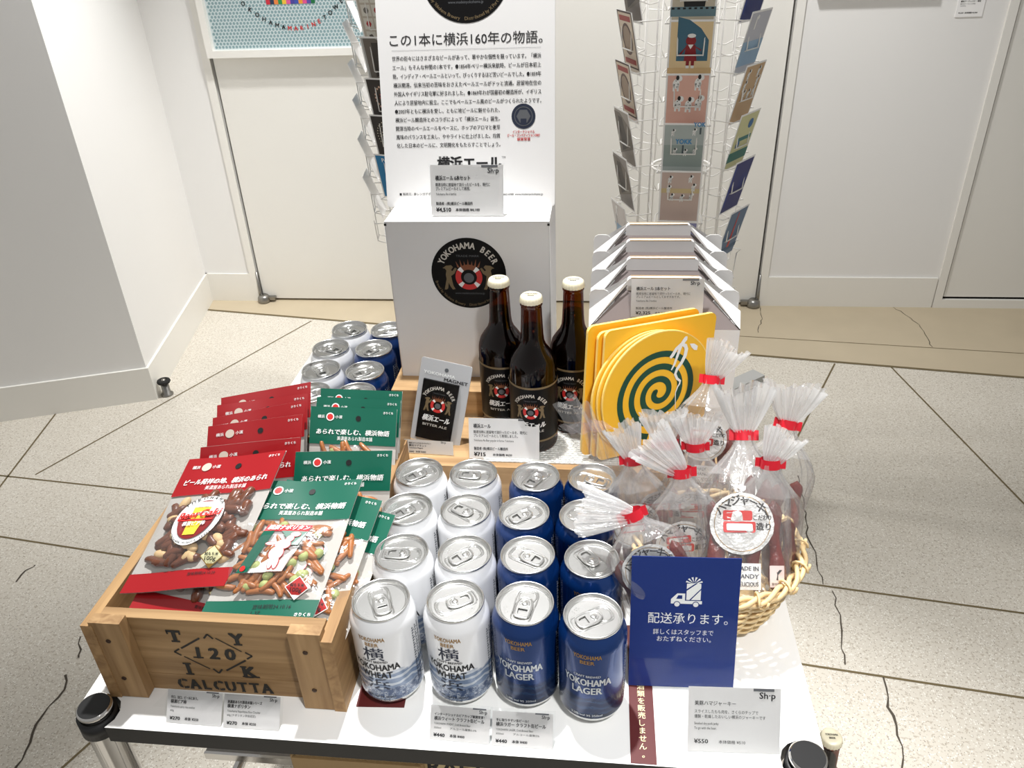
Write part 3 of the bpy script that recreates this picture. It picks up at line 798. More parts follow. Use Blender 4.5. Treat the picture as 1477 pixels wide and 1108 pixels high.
# price cards ------------------------------------------------------------
def price_card(M, w, h, lines, label, elev, leg=True, group='acrylic price cards', shop=True, thick=.0022):
    o = thing('price_card', label, 'price card', M, group)
    b = MB()
    b.prism([(-w / 2 - .0015, 0), (w / 2 + .0015, 0), (w / 2 + .0015, h + .0015), (-w / 2 - .0015, h + .0015)], -thick, -.0003, M_ACR)
    if leg:                       # rear foot of the bent acrylic holder
        R = Matrix.Rotation(rad(-2 * (90 - elev) - 6), 3, 'X'); L = h * .98
        q = [Vector((sx * w * .46, h, -thick)) + R @ Vector((0, -k * L, 0)) for k in (0, 1) for sx in (-1, 1)]
        b.add(q, [(0, 1, 3, 2)], M_ACR)
    b.build('holder', o)
    b = MB()
    b.rect(-w / 2 + .0006, .0008, w / 2 - .0006, h - .0006, M_PAPER, 0)
    b.box((0, h / 2, -.0001), (w - .0012, h - .0014, .0002), M_PAPER)
    z = .00025
    if shop:
        b.text('Sh·p', w / 2 - .004 * w / .06, h * .885, h * .135, M_INK, z, bold=.02, align='r')
        b.rect(w / 2 - .30 * w, h * .945, w / 2 - .08 * w, h * .985, M_GREYINK, z)
    for (t, yy, sz, bold, width) in lines:
        b.text(t.strip(), -w / 2 + w * (.34 if t.strip().startswith('本体') else .075), yy * h, sz * h, M_INK, z, bold=bold, align='l', width=width and width * w)
    b.build('paper', o)
    return o
price_card(lean(-.1135, .5635, T + .3425, 75, 0), .1, .067, [('横浜エール 6本セット', .74, .10, .03, .47), ('開港当時に居留地で流行ったビールを、現代に', .61, .075, .015, .74), ('プレミアムビールとして再現。', .53, .075, .015, .47), ('Yokohama Ale 6 bottles', .43, .07, 0, .28), ('製造者 : (株)横浜ビール醸造所', .24, .07, .02, .50), ('¥4,510', .12, .11, .05, .20), ('本体価格 ¥4,100', .115, .07, .03, None)],
           'price card of ¥4,510 in acrylic on top of the big carton', 75)
price_card(lean(-.0565, .394, T + .0602, 75, 0), .096, .059, [('横浜エール', .80, .11, .03, .24), ('開港当時に居留地で流行ったビールを、現代に', .66, .08, .015, .75), ('プレミアムビールとして再現しました。', .57, .08, .015, .62), ('Yokohama Ale Beer popular in former Yokohama', .46, .075, 0, .56), ('製造者 (株)横浜ビール醸造所', .26, .08, .02, .48), ('¥715', .12, .13, .05, .16), ('本体価格 ¥650', .115, .07, .03, None)],
           'price card of ¥715 in acrylic standing before the brown bottles', 75)
G2 = [('辛口、旨口、ビールにあう。', .76, .095, .03, .48), ('横濱ビア柿', .64, .12, .03, .28), ('Yokohama spicy rice cracker', .50, .09, 0, .44), ('60g', .38, .08, 0, None), ('¥270', .16, .13, .05, .18), ('     本体 ¥250', .16, .10, .03, None)]
price_card(lean(-.3335, .0095, T, 55, -1), .060, .0345, G2, 'price card of ¥270 leaning before the crate below the letters TIK', 55)
price_card(lean(-.2725, .0087, T, 55, 0), .060, .0345, [('美濃屋あられ製造本舗シリーズ', .76, .095, .03, .60), ('横濱ナポリタン', .64, .12, .03, .40), ('Yokohama Napolitana Rice Cracker', .50, .09, 0, .58), ('60g (ナポリタン学会認定)', .38, .08, 0, .5), ('¥270', .16, .13, .05, .18), ('     本体 ¥250', .16, .10, .03, None)],
           'second ¥270 price card, right neighbour under the crate stencil end CUTTA', 55)
price_card(lean(-.0612, .0105, T, 55, -1.5), .0605, .0345, [('インターナショナルビアカップ銀賞受賞！', .74, .085, .03, .82), ('横浜ウィート クラフト缶ビール', .62, .12, .03, .82), ('YOKOHAMA WHEAT_Craft Brewed Beer', .48, .085, 0, .60), ('350ml          アルコール度数5.0%', .36, .07, 0, .7), ('¥440', .16, .13, .05, .18), ('     本体 ¥400', .16, .10, .03, None)],
           'price card of ¥440 in front of the white front cans', 55)
price_card(lean(.0005, .009, T, 55, 0), .0605, .0345, [('手に取りやすい缶ビール！', .74, .085, .03, .52), ('横浜ラガー クラフト缶ビール', .62, .12, .03, .80), ('YOKOHAMA LAGER_Craft Brewed Beer', .48, .085, 0, .60), ('350ml          アルコール度数5%', .36, .07, 0, .7), ('¥440', .16, .13, .05, .18), ('     本体 ¥400', .16, .10, .03, None)],
           'price card of ¥440 in front of the blue front cans', 55)
price_card(lean(.2015, .019, T, 65, 2), .087, .066, [('美豚ハマジャーキー', .745, .075, .01, .44), ('スライスしたもも肉を、さくらのチップで', .62, .06, .0, .68), ('燻製・乾燥したおいしい横浜のジャーキーです', .545, .06, 0, .76), ('Smoked dry pork jerky', .44, .055, 0, .26), ('To go with the beer.', .37, .055, 0, .24), ('¥550', .17, .09, .02, .15), ('本体価格 ¥510', .165, .06, 0, None)],
           'larger acrylic price card of ¥550 near the front right corner post', 65)

# bottles -----------------------------------------------------------------
PROF = [(0, .006), (.022, .003), (.0285, .0), (.0305, .003), (.0318, .008), (.0318, .118), (.031, .126), (.0285, .135), (.0235, .143), (.0185, .150), (.0158, .157), (.0147, .166), (.0136, .190), (.0131, .205), (.0131, .208), (.0142, .209), (.0142, .213), (.0128, .2145), (.0128, .220)]
def pr(z):
    for (r0, z0), (r1, z1) in zip(PROF[4:], PROF[5:]):
        if z <= z1: return r0 + (r1 - r0) * (z - z0) / max(1e-6, z1 - z0)
    return .0128
def make_bottle(label, M, yaw):
    o = thing('beer_bottle', label, 'beer bottle', M, 'brown beer bottles')
    b = MB(); b.lathe(PROF, M_AMBER, 40); b.build('glass', o)
    b = MB(); lv = .178
    b.lathe([(0, .008)] + [(r - .0016, max(z, .008)) for r, z in PROF[2:] if z < lv] + [(pr(lv) - .0018, lv), (0, lv)], M_BEER, 36); b.build('beer', o)
    b = MB(); R0 = .0322
    b.lathe([(R0, .022), (R0, .102)], M_LABEL, 48)
    for z0, z1 in ((.1015, .1045), (.0195, .0225)): b.lathe([(R0 + .0001, z0), (R0 + .0004, (z0 + z1) / 2), (R0 + .0001, z1)], M_DKGOLD, 48)
    b.fn = wrap(R0, .066, yaw, .0004); bandtext_emblem(b, 0, .004, .0285, 0); b.fn = None
    b.build('label', o)
    b = MB(); n = 63; prof = [(.0145, .2125, 1), (.0146, .2135, 1), (.0140, .2175, .6), (.0134, .220, 0), (.0122, .2212, 0), (.008, .2216, 0), (0, .2217, 0)]
    vs = [((r + q * .0006 * cos(21 * 2 * PI * i / n)) * cos(2 * PI * i / n), (r + q * .0006 * cos(21 * 2 * PI * i / n)) * sin(2 * PI * i / n), z) for r, z, q in prof for i in range(n)]
    b.add(vs, [(k * n + i, k * n + (i + 1) % n, (k + 1) * n + (i + 1) % n, (k + 1) * n + i) for k in range(len(prof) - 1) for i in range(n)], M_CAP, True)
    b.text('YOKOHAMA', 0, .002, .0042, M_INK, .2220, width=.016, bold=.02); b.text('BEER', 0, -.003, .0042, M_INK, .2220, width=.008, bold=.02)
    b.build('crown_cap', o)
    return o
ZB = T + .0618
bt = make_bottle('brown beer bottle farthest left, overlapping the round emblem on the carton', at(-.0655, .490, ZB), rad(2))
make_bottle('brown beer bottle in front of the other two, behind its price card', at(-.0185, .4385, ZB), rad(-3))
make_bottle('brown beer bottle at the right, its shoulder beside the yellow panels', at(.0325, .486, ZB), rad(-6))
make_bottle('brown bottle low beside the right corner post of the cart', at(.383, .232, T - .254 - .2217), rad(0))
b = MB(); b.box((.385, .232, (T - .254 - .2217) / 2), (.075, .075, T - .254 - .2217), M_LAM)
tag(b.build('display_plinth'), 'low white plinth on the floor carrying the single bottle right of cart', 'plinth')

# magnet on its card --------------------------------------------------------
mg = thing('magnet_card', 'grey hang card with black emblem magnet left of the bottles', 'magnet', lean(-.158, .4265, T + .0605, 76, -3, -10))
b = MB(); w, h = .071, .121
b.prism(rrect(-w / 2, 0, w / 2, h, .003), -.0012, 0, M_MAGBACK)
b.disc(.001, h - .012, .0028, M_GREYINK, .0003, 20)
b.text('YOKOHAMA', -.008, h - .0195, .0062, M_WHITE, .0004, width=.044, bold=.03); b.text('MAGNET', .016, h - .0255, .0062, M_INK, .0004, width=.033, bold=.05)
b.build('backing_card', mg)
b = MB(); b.box((-.003, .049, .0022), (.050, .086, .0036), M_LABEL); b.M = Matrix.Translation((0, 0, 0)); bandtext_emblem(b, -.003, .0605, .0285, .0042); b.build('magnet', mg)
b = MB(); b.prism([(-w / 2 - .001, 0), (w / 2 + .001, 0), (w / 2 + .001, h + .001), (-w / 2 - .001, h + .001)], .0045, .0049, M_ACR); b.build('clear_sleeve', mg)
mt = thing('price_card', 'small price card in front of the magnet hang card', 'price card', lean(-.1605, .4005, T + .0602, 80, -3), 'acrylic price cards')
b = MB(); b.prism([(-.035, 0), (.035, 0), (.035, .024), (-.035, .024)], -.0015, -.0003, M_ACR); b.box((0, .001, -.014), (.07, .0012, .028), M_ACR); b.build('holder', mt)
b = MB(); b.rect(-.034, .001, .034, .0215, mat('shaded_card', C(214, 212, 208), .6), 0)
for t, y, sz, al, x in (('Sh·p', .0195, .0042, 'r', .024), ('港町からのおみやげに！', .0165, .003, 'l', -.028), ('横浜マグネット', .0128, .0036, 'l', -.028), ('Yokohama Magnet', .0093, .0026, 'l', -.028), ('¥440  本体 ¥400', .0035, .0034, 'l', -.028)): b.text(t, x, y, sz, M_INK, .0003, bold=.02, align=al)
b.build('paper', mt)

# gable cartons ---------------------------------------------------------------
def make_gable(label, M):
    o = thing('gable_carton', label, 'carton', M, 'white gable top bottle cartons')
    W, D, Hb, hz = .2, .066, .2065, .2625
    b = MB(); b.prism([(0, 0), (W, 0), (W, D), (0, D)], 0, Hb, M_CARTON); b.build('carton_body', o)
    x0, x1 = .05, .150; y = D / 2
    b = MB()
    for s in (-1, 1):
        yb = y + s * D / 2; yt = y + s * .004
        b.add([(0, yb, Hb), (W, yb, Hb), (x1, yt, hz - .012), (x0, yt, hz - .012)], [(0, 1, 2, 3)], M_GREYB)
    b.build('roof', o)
    b = MB()
    pts = rrect(x0, hz - .02, x1, hz + .005, .006)
    b.M = Matrix(((1, 0, 0, 0), (0, 0, -1, 0), (0, 1, 0, 0), (0, 0, 0, 1)))
    b.prism(pts, -y - .0045, -y + .0045, M_CARTON, M_CARTON)
    b.tube([(x0 + .005, hz + .0052, -y - .004), (x1 - .005, hz + .0052, -y - .004)], .0009, M_KRAFT, 4); b.tube([(x0 + .005, hz + .0052, -y + .004), (x1 - .005, hz + .0052, -y + .004)], .0009, M_KRAFT, 4)
    b.build('handle', o)
    for s, xe, xi in ((-1, 0.0, x0), (1, W, x1)):
        b = MB(); th = .0012
        # flaring gusset between end wall and roof, then the upright ear
        for yy, sg in ((0, -1), (D, 1)):
            b.add([(xe, yy, Hb), (xi, y + sg * .0055, hz - .004), (xi, y + sg * .0055, hz + .002), (xe, y + sg * .020, Hb + .022)], [(0, 1, 2, 3)], M_CARTON)
            b.tube([(xe, yy, Hb + .0003), (xi, y + sg * .0055, hz - .005)], .0007, mat('carton_gap', C(70, 62, 56), .9), 4)
        # upright rounded ear facing the front, at the end of the ridge
        b.M = Matrix(((1, 0, 0, 0), (0, 0, -1, 0), (0, 1, 0, 0), (0, 0, 0, 1)))
        E_ = [(0, Hb), (0, Hb + .034), (.002, Hb + .040), (.007, Hb + .043), (.019, Hb + .043), (.025, Hb + .040), (.029, Hb + .032), (.034, Hb + .026), (.036, Hb + .020), (.030, Hb + .012), (.012, Hb)]
        pts = [(xe - s * q, zz) for q, zz in E_]
        if s < 0: pts = pts[::-1]
        b.prism(pts, -y - .0006, -y + .0006, M_CARTON, M_CARTON)
        b.M = Matrix.Identity(4)
        b.build('end_flap', o)
    return o
labs = ['front white gable carton, the one carrying a price card on its roof', 'white gable carton directly behind the front gable carton', 'white gable carton third from the front of the row', 'rearmost white gable carton nearest the postcard rack']
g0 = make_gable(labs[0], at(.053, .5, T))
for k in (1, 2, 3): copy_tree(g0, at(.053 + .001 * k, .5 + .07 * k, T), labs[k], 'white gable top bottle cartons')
price_card(lean(.156, .5070, T + .2205, 78, 1), .096, .0530, [('横浜エール 3本セット', .74, .10, .02, .46), ('開港当時に居留地で流行ったビールを、現代に', .61, .075, .0, .74), ('プレミアムビールとしておすすめです。', .53, .075, .0, .60), ('Yokohama Ale 3 bottles', .43, .07, 0, .28), ('製造者 (株)横浜ビール醸造所', .24, .07, .0, .50), ('¥2,325', .12, .11, .03, .20), ('本体価格 ¥2,114', .115, .07, .0, None)],
           'price card of ¥2,325 propped on the roof of the front gable carton', 78, leg=False)

# yellow panels and coil discs ------------------------------------------------
def panel(label, M, s=.15):
    o = MB(M); 
    o.prism(rrect(-s / 2, 0, s / 2, s, .009), -.0045, 0, M_YEL, M_YELED)
    ob = MB(); ob.prism(rrect(-s / 2, 0, s / 2, s, .009), -.0045, 0, M_YEL, M_YELED)
    return tag(ob.build('yellow_panel', None, M), label, 'panel', 'yellow rounded square panels')
YR = (86, 32, -5)          # lean, turn and roll of the whole stack
def panel(label, x, y, z, s=.1705):
    M = lean(x, y, z + T, *YR); ob = MB()
    ob.prism(rrect(-s / 2, -(z - .0612), s / 2, s, .009), -.0045, 0, M_YEL, M_YELED)
    return tag(ob.build('yellow_panel', None, M), label, 'panel', 'yellow rounded square panels')
panel('rearmost yellow square panel, leaning on the white gable cartons', .1198, .4417, .0745)
panel('middle yellow square panel, between the other two yellow squares', .1327, .4374, .0683)
panel('front yellow square panel just behind the round coil discs', .1411, .4313, .0736)
def coil_disc(label, M, r, art):
    o = thing('coil_disc', label, 'disc', M, 'round yellow discs with a green spiral')
    b = MB(); b.prism([(r * cos(2 * PI * i / 64), r + r * sin(2 * PI * i / 64)) for i in range(64)], -.003, 0, M_YEL, M_YELED)
    b.ring(0, r, r - .0014, r, M_YELED, .0002, n=64); b.build('disc', o)
    if art:
        b = MB(); n = 170; pts = []
        for i in range(n + 1):
            u = i / n; a = rad(152) + u * 3.3 * 2 * PI; rr = .0055 + u * .0575; pts.append((rr * cos(a) + .001, r + rr * sin(a) - .001))
        b.ribbon(pts, [.0084] * (n + 1), M_COIL, .0004); b.disc(pts[0][0], pts[0][1], .0034, M_COIL, .0004, 16); b.build('spiral_print', o)
        b = MB(); z = .0008; D = lambda L: [(x, r + y) for x, y in L]
        b.ribbon(D([(.0362, .0722), (.0349, .0690), (.0299, .0627), (.0217, .0572), (.0168, .0494), (.0135, .0463)]), [.003, .0062, .0056, .005, .0052, .004], M_WHITE, z)
        b.ribbon(D([(.0291, .0625), (.0248, .048), (.0213, .0363), (.0172, .0285)]), [.005, .0042, .0036, .002], M_WHITE, z + .0001)
        b.ribbon(D([(.0300, .0628), (.0355, .0595), (.0378, .0544), (.0369, .0458), (.0322, .0361), (.0262, .0284), (.0240, .0217), (.0278, .0147), (.0334, .0101), (.0328, .006), (.0303, .0025), (.0277, -.006), (.0290, -.018), (.0302, -.0305)]), [.004, .0055, .0056, .0056, .005, .0046, .004, .0036, .0032, .0026, .002, .0014, .001, .0006], M_WHITE, z + .0002)
        b.flat(D([(.0425, .0612), (.0500, .0600), (.0560, .0556), (.0553, .0500), (.0505, .0512), (.0455, .0560)]), M_WHITE, z)
        b.build('white_lettering', o)
    return o
def discM(k): 
    n = (.5286, -.8460, .0698); up = (.0371, .1051, .9938); c = (.1444, .4257, .1526); rr = (.085, .084, .084)[k]; d = (0, -.0042, -.0084)[k]; s = (0, -.006, -.011)[k]
    q = [c[i] - up[i] * rr + n[i] * d + (.848, .5227, -.0869)[i] * s for i in range(3)]
    return lean(q[0], q[1], q[2] + T + .0, *YR), rr
for k, lab in ((2, 'rearmost round yellow disc, only its left rim showing'), (1, 'middle round yellow disc, its rim showing behind the front one'), (0, 'front round yellow disc with the dark green mosquito coil spiral')):
    M, rr = discM(k); coil_disc(lab, M, rr, k == 0)
b = MB(); b.M = at(.139, .42, T + .0602, rad(32)); b.box((0, -.012, .003), (.09, .05, .006), M_RISER); tag(b.build('wooden_block'), 'small wooden block under the round yellow discs', 'block')

# ================================================================== CRATE
cr = thing('wooden_crate', 'old pine crate with black stencilled letters holding snack packs', 'crate', at(0, 0, T))
X0, X1, Y0, Y1, CH = -.4305, -.1875, .050, .375, .106
b = MB(); b.M = lean((X0 + X1) / 2, Y0, 0, 90)
w2 = (X1 - X0) / 2
b.box((0, .0122, -.006), (2 * w2 - .012, .0244, .012), M_WOOD); b.box((0, .0655, -.006), (2 * w2 - .012, .081, .012), M_WOOD)
z = .0004
for ch, x, y, sf in (('T', -.0424, .0832, (-1,)), ('Y', .0232, .0835, (-1,)), ('I', -.0394, .0348, (1, -1)), ('K', .0266, .0353, (-1,))):
    b.text(ch, x, y, .0225, M_STENCIL, z, bold=.06)
    for s in sf:
        yy = y + s * .0078
        b.rect(x - .0045 - (.002 if ch == 'K' else 0), yy - .0011, x + .0045 - (.002 if ch == 'K' else 0), yy + .0011, M_STENCIL, z + .0002)
    if ch == 'T': b.rect(x - .0075, y + .002, x - .0055, y + .008, M_STENCIL, z); b.rect(x + .0055, y + .002, x + .0075, y + .008, M_STENCIL, z)
    if ch == 'K': b.rect(x - .009, y - .0085, x - .002, y - .0065, M_STENCIL, z); b.rect(x - .009, y + .0062, x - .002, y + .0082, M_STENCIL, z); b.rect(x + .003, y - .0085, x + .0095, y - .0065, M_STENCIL, z)
for ch, x in (('1', -.0235), ('2', -.0065), ('0', .0105)): b.text(ch, x, .0602, .0225, M_STENCIL, z, bold=.055, slant=.1)
b.rect(-.0295, .0520, -.0185, .0540, M_STENCIL, z)
for (xa, ya), (xb, yb), wd in (((-.0396, .0651), (-.0162, .0817), .0022), ((.0011, .083), (.0245, .0653), .0014), ((.026, .0526), (.0017, .0353), .0022), ((-.0395, .0532), (-.0155, .0363), .0014)): b.ribbon([(xa, ya), (xb, yb)], [wd, wd], M_STENCIL, z)
for tip, a in (((-.0483, .0594), 0), ((.0343, .0596), 180), ((-.0065, .0882), -90), ((-.0074, .0305), 90)):
    for s in (-1, 1): b.ribbon([tip, (tip[0] + cos(rad(a + s * 37)) * .008, tip[1] + sin(rad(a + s * 37)) * .008)], [.002, .002], M_STENCIL, z)
x = -.0535
for k, ch in enumerate('CALCUTTA'):
    xx = -.0515 + k * .0131
    b.text(ch, xx, .0110, .0205, M_STENCIL, z, bold=.05, sx=.8)
    if ch in 'AT': 
        for q in ((-.0042, .0042) if ch == 'A' else (0,)): b.rect(xx + q - .0022, .0034, xx + q + .0022, .0050, M_STENCIL, z + .0002)
    b.rect(xx - .0004, .002, xx + .0004, .0195, M_WOOD, z + .0004) if ch in 'CU' else None

b.build('front_board', cr)
b = MB(); b.M = lean((X0 + X1) / 2, Y1, 0, 90); b.box((0, .053, 0), (2 * w2 - .012, CH, .012), M_WOOD); b.build('back_board', cr)
for x, hh in ((X0 - .0001, CH), (X1 + .0001, CH - .004)):
    b = MB(); b.box((x, (Y0 + Y1) / 2 - .007, hh / 2), (.012, Y1 - Y0 + .014, hh), M_WOODY)
    for yy in (.15, .3): b.lathe([(0, 0), (.003, 0), (.003, .0006), (0, .0008)], M_SCREW, 10, c=(0, 0, 0)) if False else None
    b.build('side_board', cr)
for x in (X0 + .019, X1 - .021):
    b = MB(); b.M = lean(x, Y0 - .0005, 0, 90)
    b.prism([(-.0165, .001), (.0165, .001), (.0165, CH + .004), (-.0165, CH + .004)], 0, .0125, M_WOODZ)
    bt_ = b.build('batten', cr)
    for yy in (.03, .085):
        b = MB(); b.M = lean(x - .002, Y0 - .0005, 0, 90) @ Matrix.Translation((0, yy, .0126)); b.lathe([(.0026, 0), (.0026, .0006), (.0012, .0008), (0, .0004)], M_SCREW, 12); b.build('screw', bt_)
b = MB(); b.box(((X0 + X1) / 2, (Y0 + Y1) / 2, .004), (2 * w2 - .012, Y1 - Y0 - .012, .008), M_WOODY); b.build('bottom_board', cr)

# ------------------------------------------------------------------ snack packs
PW, PL, HD, BB = .112, .158, .047, .021
def surf(bulge, curl):
    def h(x, y):
        u = (y - BB) / (PL - HD - BB)
        z = 0.0009
        if 0 < u < 1: z += bulge * (max(0, 1 - abs(2 * x / PW) ** 3)) * max(0, sin(PI * u)) ** .55
        z += curl * (max(0, y - .08) / .08) ** 2 + .0015 * sin(x * 55 + y * 30)
        return z
    return h
def make_pack(kind, label, M, bulge=.011, curl=.006, detail=True, shear=0.0):
    o = thing('snack_pack', label, 'snack pack', M, 'red snack packs in the crate' if kind == 'r' else 'green snack packs in the crate')
    SH = Matrix.Identity(4); SH[1][0] = shear
    h = surf(bulge, curl); hb = surf(0, curl); pm = M_PKRED if kind == 'r' else M_PKGRN
    b = MB(SH)
    b.grid(16, 16, lambda u, v: ((u - .5) * PW, BB + v * (PL - HD - BB), h((u - .5) * PW, BB + v * (PL - HD - BB)) + .0012), M_FILM)
    b.build('clear_window', o)
    b = MB(SH); b.grid(12, 20, lambda u, v: ((u - .5) * PW, v * PL, hb((u - .5) * PW, v * PL) - .0012), mat('pack_back_paper', C(188, 184, 178), .7)); b.build('backing', o)
    def on(off):
        return lambda p: (p.x, p.y, h(p.x, p.y) + off + p.z)
    # printed header with round hang hole, and bottom band
    b = MB(SH); y0 = PL - HD
    b.grid(16, 10, lambda u, v: ((u - .5) * PW, y0 + v * HD, h((u - .5) * PW, y0 + v * HD) + .0004), pm)
    b.fn = on(.0012)
    b.disc(.006, PL - .0135, .0034, M_BLACK, 0, 20)
    b.disc(-.030, PL - .0125, .0052, mat('pale_mark', C(206, 190, 176), .5) if kind == 'r' else M_WHITE, 0, 16)
    b.text('横浜', -.0415, PL - .0125, .0045, M_WHITE, 0, bold=.02); b.text('小濱', -.0190, PL - .0125, .0045, M_WHITE, 0, bold=.02)
    if kind == 'g': b.disc(-.030, PL - .0125, .0040, M_RED, .0002, 8)
    b.text('きりくち', PW / 2 - .011, PL - .0055, .0034, M_WHITE, 0, bold=.03)
    big = 'ビール発祥の地、横浜のあられ' if kind == 'r' else 'あられで楽しむ、横浜物語'
    b.text(big, 0, y0 + .0155, .0075, M_WHITE, 0, width=.094, bold=.03, slant=.15)
    b.text('美濃屋あられ製造本舗', .003, y0 + .0075, .0056, M_WHITE, 0, width=.045)
    b.fn = None; b.build('header', o)
    b = MB(SH); b.grid(16, 4, lambda u, v: ((u - .5) * PW, v * BB, h((u - .5) * PW, v * BB) + .0004), pm)
    b.fn = on(.0012)
    if kind == 'g':
        b.text('賞味期限24.10.16', .012, .0135, .0052, M_INK, 0); b.text('L.3Z', -.002, .0075, .0052, M_INK, 0); b.text('きりくち', PW / 2 - .011, .005, .0042, M_WHITE, 0, bold=.03)
    else: b.text('賞味期限24.10.20', .025, .0155, .004, M_INK, 0)
    b.fn = None; b.build('bottom_band', o)
    if not detail: return o
    # contents
    wy0, wy1 = BB + .008, y0 - .006
    rnd = random.Random(len(label) * 7 + (3 if kind == 'r' else 5))
    def spot_(): 
        x = rnd.uniform(-PW / 2 + .013, PW / 2 - .013); y = rnd.uniform(wy0, wy1); return x, y
    b = MB(SH)
    for i in range(64 if kind == 'r' else 62):
        x, y = spot_(); z = max(.003, (h(x, y) - .004) * rnd.uniform(.35, .95))
        if kind == 'r': L_, r_ = rnd.uniform(.008, .0135), rnd.uniform(.0042, .0055)
        else: L_, r_ = rnd.uniform(.010, .0165), rnd.uniform(.0028, .0038)
        a = rnd.uniform(0, PI); d = Vector((cos(a), sin(a), rnd.uniform(-.15, .15))); bend = Vector((-sin(a), cos(a), 0)) * rnd.uniform(-.003, .003)
        P0 = Vector((x, y, z)); pts = [P0 + d * (L_ * t) + bend * (t * t) for t in (-1, -.9, -.5, 0, .5, .9, 1)]
        b.tube(pts, [r_ * k for k in (.45, .8, 1, 1.02, 1, .8, .45)], M_CRKBR if kind == 'r' else M_CRKOR, 8)
    tag(b.build('rice_crackers', o), None, None, None, 'stuff')
    b = MB(SH)
    for i in range(20 if kind == 'r' else 16):
        x, y = spot_(); z = h(x, y) - .0048
        if kind == 'r': b.ball((x, y, z), (.0082, .0050, .004), M_PEANUT, Matrix.Rotation(rnd.uniform(0, PI), 3, 'Z'), 12, 8)
        else: b.ball((x, y, z - .0005), (.0054, .0054, .0048), M_PEA, None, 12, 8)
    tag(b.build('peanuts' if kind == 'r' else 'green_peas', o), None, None, None, 'stuff')
    b = MB(SH); b.fn = on(.0022)
    cx, cy = .0, BB + (y0 - BB) * .58
    if kind == 'r':
        def oval(a_, c_, m, z):
            pts = [(cx + a_ * cos(t), cy + c_ * sin(t)) for t in (2 * PI * i / 48 for i in range(48))]; b.flat(pts, m, z)
        oval(.0245, .030, M_WHITE, 0); oval(.0185, .0235, mat('dark_red_label', C(128, 30, 30), .5), .0003)
        b.flat([(cx - .0185 * cos(.3), cy + .004), (cx + .0185, cy + .004), (cx + .016, cy + .014), (cx + .008, cy + .0215), (cx - .008, cy + .0215), (cx - .016, cy + .014)], M_WHITE, .0005)
        b.flat([(cx - .007, cy - .019), (cx + .006, cy - .019), (cx + .009, cy + .014), (cx - .009, cy + .014)], mat('beer_yellow', C(232, 196, 60), .5), .0007)
        b.text('BeerGaki', cx, cy + .0055, .0125, M_RED, .001, width=.042, bold=.03, slant=.2, rot=.12)
        b.rect(cx - .02, cy - .0025, cx + .017, cy - .0005, M_RED, .0009)
        b.text('横濱ビア柿', cx, cy - .0065, .0055, M_WHITE, .001, width=.024, bold=.03)
        b.text('TRADE MARK', cx, cy + .0145, .003, M_INK, .001, width=.012)
        b.arctext('YOKOHAMA', cx, cy + .004, .0235, .0055, 95, 100, M_INK, .0006, bold=.02)
        b.arctext('YOKOHAMA MINOYA ARARE', cx, cy - .004, .0235, .003, 270, 120, M_INK, .0006, True)
    else:
        M_PINK = mat('pink_label', C(240, 196, 190), .5); M_LRED = mat('label_red', C(200, 30, 44), .5)
        b.flat([(-.034, cy - .027), (.013, cy - .027), (.024, cy + .027), (-.020, cy + .027)], M_WHITE, 0)
        b.flat([(-.034, cy - .027), (-.022, cy - .027), (-.011, cy + .019), (-.0225, cy + .019)], M_PKGRN, .0003)
        b.flat([(.012, cy + .002), (.0185, cy + .002), (.0222, cy + .019), (-.004, cy + .019)], M_PKGRN, .0003)
        b.flat([(-.006, cy - .027), (.013, cy - .027), (.018, cy - .002)], M_PINK, .0003)
        b.flat([(-.0225, cy + .019), (.0222, cy + .019), (.0242, cy + .027), (-.0205, cy + .027)], M_LRED, .0005)
        b.text('横濱ナポリタン', .001, cy + .0232, .0068, M_WHITE, .0008, width=.041, bold=.04, slant=.2)
        # plain cook figure: hat, head, body, apron in red outline
        def blob(x, y, rx, ry):
            pts = [(x + rx * cos(t), y + ry * sin(t)) for t in (2 * PI * i / 20 for i in range(20))]; b.flat(pts, M_LRED, .0007)
            b.flat([(x + (rx - .0006) * cos(t), y + (ry - .0006) * sin(t)) for t in (2 * PI * i / 20 for i in range(20))], M_WHITE, .001)
        blob(-.001, cy - .018, .003, .007); blob(.004, cy - .018, .003, .007); blob(.001, cy - .008, .0075, .008); blob(.004, cy + .002, .008, .006); blob(-.008, cy + .003, .006, .0022); blob(.0085, cy + .009, .0042, .0042); blob(.012, cy + .0145, .0052, .0034)
        b.disc(-.028, cy - .023, .003, M_RED, .0006, 10)
    b.fn = None; b.build('label_sticker', o)
    b = MB(SH); b.fn = on(.0022); s = .0115; px, py = PW / 2 - .024, BB + .010
    b.flat([(px - s, py), (px, py - s), (px + s, py), (px, py + s)], M_WHITE if kind == 'g' else M_GOLD, .0003)
    s2 = s * .9; b.flat([(px - s2, py), (px, py - s2), (px + s2, py), (px, py + s2)], mat('diamond_red', C(176, 34, 34), .5) if kind == 'g' else mat('diamond_cream', C(220, 216, 170), .5), .0006)
    b.text('純もち米', px, py + .002, .0038, M_INK, .001, width=.013, bold=.02); b.text('100g', px, py - .0025, .0052, M_INK, .001, width=.011, bold=.02)
    b.fn = None; b.build('weight_sticker', o)
    return o
def packM(bc, tc, z0, z1, roll=0, bank=0):
    """bottom-centre and top-centre points -> frame"""
    p, q = Vector((bc[0], bc[1], z0)), Vector((tc[0], tc[1], z1))
    y = (q - p).normalized(); x = Vector((cos(rad(roll)), sin(rad(roll)), 0)); x = (x - y * x.dot(y)).normalized(); zz = x.cross(y)
    M = Matrix.Identity(4)
    for i in range(3): M[i][0], M[i][1], M[i][2] = x[i], y[i], zz[i]
    M.translation = (p.x, p.y, p.z + T)
    return M @ Matrix.Rotation(rad(bank), 4, 'Y')
